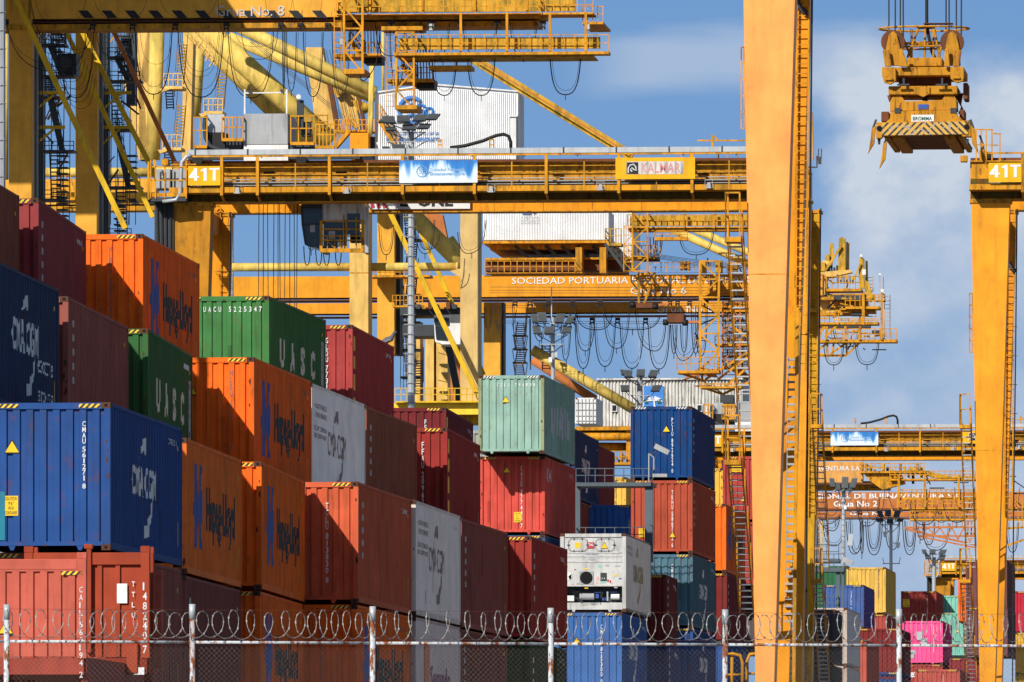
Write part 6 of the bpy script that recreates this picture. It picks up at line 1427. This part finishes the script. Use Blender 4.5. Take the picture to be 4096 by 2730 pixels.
# ===== far cranes through the right hand gap
cD = CR('quay_crane', 3262, 1010, 'faded orange quay crane girder with white lettering ending in S.A., far right gap')
gD = cD.box('girder', 3100, 3450, 1848, 1932, 0, 2, 'fadedor'); cD.box('girder', 3262, 3560, 1925, 1962, 4, 6, 'crane_dirty'); cD.box('girder_flange', 3100, 3560, 1932, 1940, -.2, 2, 'rust'); cD.text(gD, 'BUENAVENTURA S.A.', 3203, 3443, 1865, 1884, -.05, 'letter_w', .01)
cD.box('white_band', 3280, 3462, 1836, 1845, -.1, 0, 'white')
for (x0, x1, y) in ((3440, 3700, 1885), (3560, 3900, 1915), (3590, 3900, 1990), (3590, 4070, 2030), (3640, 3900, 2075)): cD.platform(x0, x1, y, -1, 1.5, 'crane', 30, 8, 20)
for k in range(14): cD.box('machine_unit', 3460+k*17, 3468+k*17, 1855+(k%4)*12, 1885+(k%3)*25, -1+k%3, 0.5+k%3, ('crane_dirty','lichen','dgrey')[k%3])
cD.prism('shadowed_block', [(3445,1885),(3600,1885),(3620,1935),(3530,1960),(3480,1925)], -.5, 1.2, 'crane_dirty'); cD.prism('boom_arm', [(3640,1870),(3800,1905),(3900,1905),(3900,1925),(3800,1925),(3640,1890)], 0, 1, 'lichen')
rf = random.Random(21)
for k in range(34):
    x = rf.uniform(3400, 4070); y = rf.uniform(1860, 2050); cD.bar('frame_member', (x, y), (x+rf.uniform(-30, 90), y+rf.choice((0, 0, rf.uniform(10, 60)))), rf.uniform(-1.4, 1), rf.uniform(3, 6), rf.choice(('crane_dirty', 'lichen', 'dgrey', 'crane')))
for k in range(9): cD.loop((3290+k*88, 1950+(k%3)*25), (3360+k*90, 1950+(k%2)*30), rf.uniform(60, 120), rf.uniform(-1.5, 0), 1.2, thin=False, drop=False)
for x in (3595, 3700, 3835, 3955, 4050): cD.bar('hanger_post', (x, 1900), (x, 2030), -1.2, 9, 'crane')
for (a, b, d_) in (((3262,1990),(3360,2060),95),((3300,2060),(3382,1960),75),((3425,2010),(3520,1990),105),((3440,2070),(3455,2100),130),((3640,2010),(3750,2020),85),((3770,1990),(3880,2000),95),((3660,2000),(3700,2090),110)): cD.loop(a, b, d_, -1, 2.0)
cE = CR('quay_crane', 3262, 1263, 'distant red orange quay crane girder lettered Grua No 2 with looping cables')
gE = cE.box('girder', 3100, 4096, 1968, 2036, 0, 2.5, 'orange_old'); cE.box('girder_flange', 3100, 4096, 2034, 2044, -.3, 3, 'rust')
cE.text(gE, 'PORTUARIA REGIONAL DE BUENAVENTURA S.A.', 2990, 3850, 1974, 1997, -.05, 'letter_w', .02); cE.text(gE, 'Grua No 2', 3334, 3510, 2004, 2028, -.05, 'letter_w', .02)
gE2 = cE.box('rear_girder', 3100, 4096, 2046, 2070, 18, 20, 'orange_old'); cE.text(gE2, 'Grua No 2', 3400, 3565, 2048, 2062, 17.9, 'letter_w', .02); cE.box('rear_flange', 3100, 4096, 2070, 2078, 17.8, 20.2, 'rust')
for x in (3300, 3440, 3660, 3760): cE.hanger(x, 1936 if x == 3300 else 2040, -1, 15)
for (a, b, d_) in (((3290,2080),(3380,2080),105),((3385,2085),(3452,2080),135),((3400,2080),(3450,2085),130),((3462,2085),(3530,2080),138),((3470,2080),(3520,2080),115),((3610,2080),(3665,2090),135),((3620,2085),(3660,2080),105),((3690,2090),(3740,2090),90),((3690,2110),(3800,2095),100),((4025,2090),(4075,2090),120),((3540,2080),(3600,2080),120)): cE.loop(a, b, d_, -1, 2.0, drop=False)
cF = CR('quay_crane', 3620, 1150, 'orange lattice boom of a distant crane hanging below the far girders')
m = MB()
for a, b, w in (((3620,2112),(3900,2108),8),((3622,2118),(3900,2180),8),((3670,2145),(3900,2145),7),((3672,2146),(3905,2192),6),((3640,2080),(3900,2085),4)): cF.f.bar(m, a, b, -1, w)
x = 3640
for k in range(11): cF.f.bar(m, (x, 2112 if k % 2 else 2125+k*4), (x+24, 2125+k*5 if k % 2 else 2112), -1, 5); x += 24
for k in range(14): cF.f.bar(m, (3640+k*19, 2080), (3640+k*19, 2112), -1, 3)
m.build('boom_truss', M['orange_old'], cF.r)
for k in range(4): cF.bar('boom_post', (3878+k*12, 2000), (3870+k*14, 2150), 0, 6, 'orange_old')
for a, b in (((3950,2120),(4096,2110)),((3990,2195),(4096,2160)),((3980,2080),(4096,2080))): cF.bar('boom_chord', a, b, 4, 8, 'crane')
for k in range(8): cF.bar('rail_post', (3970+k*17, 1960+(k%2)*40), (3970+k*17, 2110), 3, 4, 'crane')
cF.tube('signal_mast', [(3285,2085),(3287,2280)], 5, 3, 'brace'); cF.ladder(3262, 3290, 2090, 2280, 6, 'brace', 14, 2.5)

# ---------------------------------------------------------------- dirty white corrugated house on an old crane, behind the centre
cG = CR('crane_machinery_house', 2400, 800, 'streaked dirty white corrugated crane house with blue palm tree emblem')
cG.r['category'] = 'building'; del cG.r['group']
m = MB(); a = cG.f.p(2390, 1706, 0); b = cG.f.p(2970, 1518, 0); n_ = 44; vs = []; xs = []
for k in range(n_):
    x0 = a.x+(b.x-a.x)*k/n_; w = (b.x-a.x)/n_
    for t, o in ((0,0),(.45,0),(.55,.12),(.95,.12)): xs.append((x0+w*t, o))
for x, o in xs: vs += [(x, o, a.z), (x, o, b.z)]
m.add(vs, [(2*i, 2*i+2, 2*i+3, 2*i+1) for i in range(len(xs)-1)]); m.build('corrugated_wall', M['white_dirty'], cG.r)
cG.box('house_body', 2391, 2968, 1522, 1705, .2, 9, 'white_dirty'); cG.box('roof_edge', 2386, 2972, 1512, 1521, -.2, 9.2, 'white_dirty')
for x in (2445, 2786): w_ = cG.box('window', x, x+24, 1618, 1648, -.15, -.05, 'white'); cG.box('window_pane', x+4, x+20, 1622, 1644, -.18, -.155, 'glass', w_)
e_ = cG.box('blue_emblem', 2575, 2655, 1545, 1626, -.12, -.06, 'sky_blue')
m = MB(); c0 = cG.f.p(2616, 1604, -.2)
for k in range(6):
    an = math.pi*(.02+.19*k); ex, ez = math.cos(an)*.75, math.sin(an)*.55
    m.prism([(c0.x,c0.z),(c0.x+ex*.5-.08*math.sin(an),c0.z+ez*.5+.12),(c0.x+ex,c0.z+ez*.8-.1),(c0.x+ex*.5+.06,c0.z+ez*.5-.05)], -.2, -.17)
m.prism([(c0.x-.05,c0.z),(c0.x+.05,c0.z),(c0.x+.12,c0.z-.5),(c0.x-.02,c0.z-.5)], -.2, -.17); m.build('palm_tree', M['letter_w'], e_)
m = MB(); 
for dx in (-36, -30, 14, 22): q = cG.f.p(2616+dx, 1615, -.2); m.prism([(q.x,q.z),(q.x+.12,q.z+.02),(q.x+.08,q.z+.35),(q.x-.04,q.z+.3)], -.2, -.17)
m.build('palm_frond', M['letter_gr'], e_)
q = cG.f.p(2990, 1580, 3); cG.box('side_unit', 2880, 2932, 1580, 1612, -.5, 0, 'dgrey')
cG.box('base_beam', 2300, 2580, 1706, 1722, -.3, 4, 'crane'); cG.tube('base_tube', [(2300,1748),(2580,1748)], 0, 16, 'crane'); cG.tube('base_tube', [(2300,1788),(2580,1790)], 2, 18, 'crane'); cG.box('base_post', 2505, 2530, 1722, 1850, 0, 2, 'crane')
cG.box('lower_beam', 2310, 2560, 1728, 1738, 1, 3, 'rust'); cG.platform(2365, 2560, 1850, -1, 2, 'crane', 45, 10, 20); 
for k in range(14): cG.box('machine_unit', 2395+k*11, 2401+k*11, 1812+(k%4)*9, 1838+(k%3)*12, 0+k%2, 1+k%2, ('crane_dirty','white','lichen','dgrey')[k%4])
cW = CR('shipping_container', 2300, 740, 'white container with door bars standing beside the dirty corrugated house'); cW.r['category'] = 'container'; cW.r['group'] = GR
cW.box('body', 2300, 2384, 1592, 1695, 0, 6, 'white'); m = MB()
for x in (2312, 2328, 2342, 2356, 2372): cW.f.bar(m, (x, 1596), (x, 1692), -.05, 2.5)
for y in (1612, 1640, 1664, 1684): cW.f.bar(m, (2303, y), (2382, y), -.06, 2)
m.build('door_bars', M['grey'], cW.r)
for x in (2302, 2376): cW.box('corner_casting', x, x+7, 1592, 1598, -.03, 0, 'casting')

# ---------------------------------------------------------------- floodlight masts
def mast(px, ytop, ybot, d, rb, rt, label, heads, boxes=(), rungs=False, extra=None, hm='dgrey2'):
    f = Fr(px, d); r = f.thing('lamp_mast', label, 'lamp mast', 'galvanised floodlight masts'); a = f.p(px, ybot, 0); b = f.p(px, ytop, 0)
    m = MB(); m.tube([(0,0,0),(b.x,0,b.z)], rb, 8, rt); m.build('pole', M['galv'], r)
    z = a.z
    if rungs:
        m = MB()
        while z < b.z: m.bar((-rb-.12, -.1, z), (rb*.2, -rb, z), .025); m.tube([(rb*1.02*math.cos(t), -rb*1.02*abs(math.sin(t))-.0, z) for t in (0, .8, 1.57, 2.3, 3.14)], .012, 4); z += .42
        m.build('step_rungs', M['grey'], r)
    m = MB()
    for (x0, x1, y) in boxes:
        f.bar(m, (x0, y), (x1, y), -.6, 3.5); f.bar(m, (x0, y), (x1, y), .6, 3.5)
        for x in (x0, (x0+x1)/2, x1): m.bar(f.p(x, y, -.6), f.p(x, y, .6), .05)
        for x in (x0, x1): m.bar(f.p(x, y, -.6), f.p(px, y+34, 0), .04)
    if boxes: m.build('head_frame', M['grey'], r)
    for (x, y, w, h, tl) in heads:
        q = f.p(x, y, -.75); s_ = d/F; m = MB(); ww = w*s_/2; hh = h*s_/2
        m.hexa([(q.x-ww, -.95, q.z-hh), (q.x+ww, -.95, q.z-hh), (q.x+ww, -.95+.25, q.z-hh-.05), (q.x-ww, -.7, q.z-hh-.05)], [(q.x-ww+tl*s_, -.55, q.z+hh), (q.x+ww+tl*s_, -.55, q.z+hh), (q.x+ww+tl*s_, -.35, q.z+hh-.03), (q.x-ww+tl*s_, -.35, q.z+hh-.03)])
        l = m.build('floodlight', M[hm], r); m = MB(); e = .82
        m.add([(q.x-ww*e, -.97+.03, q.z-hh*e), (q.x+ww*e, -.94, q.z-hh*e), (q.x+ww*e+tl*s_*.9, -.60, q.z+hh*e), (q.x-ww*e+tl*s_*.9, -.60, q.z+hh*e)], [(0,1,2,3)]); m.build('lamp_glass', M['lampg'], l)
        m = MB(); f.bar(m, (x+tl*.5, y+h*.3), (x+(px-x)*.25, y+h*.5+20), -.5, 3); m.build('lamp_bracket', M['dgrey'], l)
    if extra: extra(f, r)
    return r
mast(1645, 530, 1650, 430, .20, .13, 'tall grey octagonal lamp mast with step rungs, nine dark floodlights at its top', [(1560,477,52,28,-12),(1616,474,52,28,-6),(1676,470,52,26,10),(1722,466,44,24,16),(1565,514,44,16,-8),(1636,508,56,22,0),(1690,504,44,20,10),(1598,588,54,24,-8),(1545,590,30,10,-4),(1530,480,30,18,10)],
     [(1560,1690,496),(1550,1700,530),(1548,1700,568)], True)
mast(2212, 1270, 1545, 520, .14, .10, 'lamp mast with thin spire rising behind the pale teal container', [(2142,1272,26,32,-10),(2172,1268,34,36,-8),(2235,1272,34,34,8),(2272,1278,26,30,14),(2150,1318,32,32,-8),(2196,1320,38,28,0),(2262,1318,34,26,8)],
     [(2140,2275,1295),(2150,2270,1340),(2160,2255,1378)], False, lambda f, r: (MB().bar(f.p(2206,1150,0), f.p(2206,1270,0), .05).build('spire', M['galv'], r), (lambda m: (f.box(m, 2194, 2208, 1430, 1450, -.5, -.2), m.build('meter_box', M['white'], r)))(MB()), (lambda m: (f.box(m, 2218, 2230, 1410, 1430, -.3, -.1), m.build('meter_box', M['galv'], r)))(MB())))
mast(2559, 1500, 1640, 430, .14, .12, 'lamp mast with six dark floodlights in two rows behind the deep blue container', [(2516,1493,30,28,-10),(2562,1490,32,28,0),(2608,1493,32,28,8),(2502,1552,34,24,-6),(2620,1552,34,24,8),(2492,1488,12,22,-8)],
     [(2500,2625,1512),(2525,2600,1583)], False, lambda f, r: MB().bar(f.p(2557,1360,0), f.p(2557,1500,0), .03).build('spire', M['grey'], r))
mast(3374, 1955, 2300, 760, .18, .13, 'lamp mast left of the far mustard container, topped by grey floodlights', [(3332,1930,20,34,-6),(3352,1945,20,30,-4),(3380,1930,26,44,0),(3410,1932,22,38,8),(3398,1950,18,26,4)], [(3335,3410,1962),(3345,3405,1992)], True, lambda f, r: (lambda m: (f.box(m, 3376, 3386, 2022, 2038, -.5, -.2), m.build('meter_box', M['white'], r)))(MB()))
def cams(f, r):
    for x, y in ((3540, 2140), (3592, 2184)):
        m = MB(); f.bar(m, (3562, y-12), (x, y-10), -.2, 4); q = f.p(x, y, -.2); m.tube([(q.x,-.2,q.z+.25),(q.x,-.2,q.z-.05),(q.x,-.2,q.z-.2)], .18, 8, .06); m.build('security_camera', M['white'], r)
    m = MB(); f.bar(m, (3530,2255), (3600,2255), 0, 4); f.bar(m, (3530,2232), (3538,2258), 0, 3); f.bar(m, (3602,2230), (3594,2258), 0, 3); m.build('bracket', M['galv'], r)
mast(3564, 2070, 2285, 780, .16, .12, 'lamp mast with two white security cameras right of the far mustard container', [(3525,2055,22,22,-8),(3552,2052,24,24,0),(3585,2055,24,22,6),(3520,2080,26,14,-6),(3560,2085,26,16,0),(3598,2080,24,12,6)], [(3520,3600,2070),(3530,3600,2100)], False, cams)
mast(3736, 2230, 2300, 820, .2, .16, 'small lamp mast with tilted floodlights above the far yellow crane end', [(3700,2206,18,16,-6),(3730,2206,24,18,0),(3766,2208,26,18,8),(3714,2228,24,16,-4),(3764,2230,26,18,6)], [(3700,3770,2218)])
mast(926, 820, 1180, 640, .16, .13, 'slender grey mast behind the yard crane hoist ropes, left of centre', [], (), True)
mast(3, -60, 1000, 230, .12, .11, 'grey steel pole cut by the upper left edge of the photo', [], (), True)

# ---------------------------------------------------------------- reefer platforms
def rack(f, name, label, x0, x1, floors, v0, v1, posts, light=None, cat='platform', rmat='grey'):
    r = f.thing(name, label, cat)
    for (yd, xa, xb) in floors:
        d_ = CRp(f, r).platform(xa, xb, yd, v0, v1, 'dgrey2', 55, 16, 40)
    for (x, y0, y1, w) in posts:
        m = MB(); f.box(m, x-w/2, x+w/2, y0, y1, v0+.2, v0+.5); m.build('post', M['dgrey2'], r)
    return r
class CRp(CR):
    def __init__(s, f, r): s.f = f; s.r = r
fr = Fr(2450, 388)
rk = rack(fr, 'steel_platform', 'dark grey steel access platform with railings and a floodlight beside the deep blue container', 2300, 2610, ((1930,2304,2610),(2166,2304,2574)), 0, 2.2, ((2595,1930,2250,32),(2310,1930,2250,20)), )
m = MB()
for (a, b) in (((2595,1815),(2595,1930)),((2615,1830),(2615,1880)),((2595,1815),(2615,1830)),((2600,2100),(2612,2105)),((2612,2105),(2612,2165))): fr.bar(m, a, b, -.2, 5)
m.build('railing_end', M['grey'], rk)
for (x, y, w, h, tl) in ((2648,1800,56,34,-26),(2640,1903,58,22,0)):
    q = fr.p(x, y, -.5); s_ = fr.d/F; m = MB(); m.bar((q.x-w*s_/2, -.5, q.z+(.15 if tl else 0)), (q.x+w*s_/2, -.5, q.z-(.12 if tl else 0)), .35, h*s_*.6); l = m.build('floodlight', M['grey'], rk); m = MB(); fr.bar(m, (x-20, y+4), (2600, y+20), -.2, 4); m.build('lamp_bracket', M['dgrey'], l)
fr2 = Fr(3330, 520)
rk2 = rack(fr2, 'steel_platform', 'grey steel reefer rack with several railed floors at the right, beside the faded pink containers', 3250, 3380, ((2235,3256,3355),(2272,3256,3375),(2440,3262,3350),(2510,3262,3380),(2600,3262,3380),(2680,3262,3380)), 0, 2.0, ((3352,2265,2740,16),(3372,2265,2740,8)))
q = fr2.p(3390, 2246, -.5); MB().bar((q.x-.25,-.5,q.z+.12), (q.x+.28,-.5,q.z-.1), .3, .25).build('floodlight', M['grey'], rk2)
q = fr2.p(3400, 2160, -.5); MB().bar((q.x-.02,-.5,q.z-.3), (q.x+.08,-.5,q.z+.3), .25, .15).build('floodlight', M['galv'], rk2)
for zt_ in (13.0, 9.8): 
    o = container(3340, 470, 11.3 if zt_ > 12 else 8.65, .09, (.06,.07,.08), 'grey container darkened for deep shade inside the steel reefer rack, '+('upper' if zt_ > 12 else 'lower')+' one', haz=(0,0), detail=0, kind='20')  # near-black colour carries the deep shade of the rack
# yellow guard rails low by the big leg
fg = Fr(2960, 300); yr = fg.thing('guard_rail', 'bright yellow tubular guard rails at the foot of the view beside the big crane leg', 'railing')
m = MB(); fg.tube(m, [(2898,2760),(2898,2618),(2930,2616),(2960,2622),(2970,2650),(2970,2760)], 0, 7, 8); fg.tube(m, [(2928,2760),(2928,2625)], .1, 7, 8); fg.tube(m, [(2898,2700),(2970,2700)], .1, 5, 8); m.build('rail', M['crane'], yr, smooth=True)
m = MB(); fg.tube(m, [(2988,2760),(2988,2645),(3000,2618),(3035,2616)], .4, 7, 8); fg.tube(m, [(2988,2695),(3035,2695)], .4, 5, 8); m.build('rail', M['crane'], yr, smooth=True)
# antenna bracket and small kit on the right side of the near crane
m = MB(); f2.tube(m, [(3225,670),(3268,670),(3268,625)], 8, 4, 6); f2.box(m, 3272, 3284, 628, 655, 8, 8.3); ab = m.build('antenna_bracket', M['white'], r2)
for x in (3275, 3287): MB().bar(f2.p(x-3, 640, 8), f2.p(x, 595, 8), .03).build('antenna', M['white'], ab)
for v, (a, b, c_, d_) in ((8.2, (3220, 3250, 447, 640)),):
    c_r = CRp(f1, rtg); c_r.ladder(3228, 3242, 448, 1240, 6.7, 'crane', 27, 4); m = MB(); f1.tube(m, [(3222,640),(3222,450),(3248,452),(3250,520),(3252,640)], 6.6, 3, 6); m.build('ladder_guard', M['crane'], rtg)
m = MB(); f1.box(m, 3214, 3268, 1235, 1250, 6.4, 8.1); m.build('leg_band', M['crane_dirty'], rtg)
m = MB(); f2.tube(m, [(3180,-20),(3190,15),(3215,45),(3232,62)], 6.8, 12, 8); m.build('exhaust_pipe', M['dgrey'], r2, smooth=True)
m = MB(); f3.tube(m, [(4035,1050),(4045,1070),(4062,1090)], 6.6, 9, 8); m.build('exhaust_pipe', M['dgrey'], r3, smooth=True)
for (ff, rr, x, y0, y1) in ((f2, r2, 2967, 190, 515), (f3, r3, 3880, 1175, 1410)):
    m = MB(); ff.bar(m, (x-2, y0), (x-2, y1), .4, 5); ff.bar(m, (x+10, y0), (x+10, y1), .4, 4); y = y0
    while y <= y1: ff.bar(m, (x-2, y), (x+12, y), .4, 5); y += (y1-y0)/5
    m.build('side_ladder', M['crane_dirty'], rr)
for (ff, rr, x0, x1, y) in ((f2, r2, 3145, 3200, 1260),):
    m = MB(); ff.bar(m, (x0, y), (x1, y), 6, 5); ff.bar(m, (x0, y), (x0+2, y+160), 6, 5); ff.bar(m, (x1, y-10), (x1-18, y+420), 6, 9); m.build('stair_rail', M['crane'], rr)
c_r = CRp(f2, r2); c_r.steep(3136, 3176, 1425, 2740, 5.0, 44, lean=18, mat='grey', rails=False)
m = MB(); f2.bar(m, (3190,1230), (3175,2740), 4.8, 14); m.build('stair_stringer', M['crane'], r2)
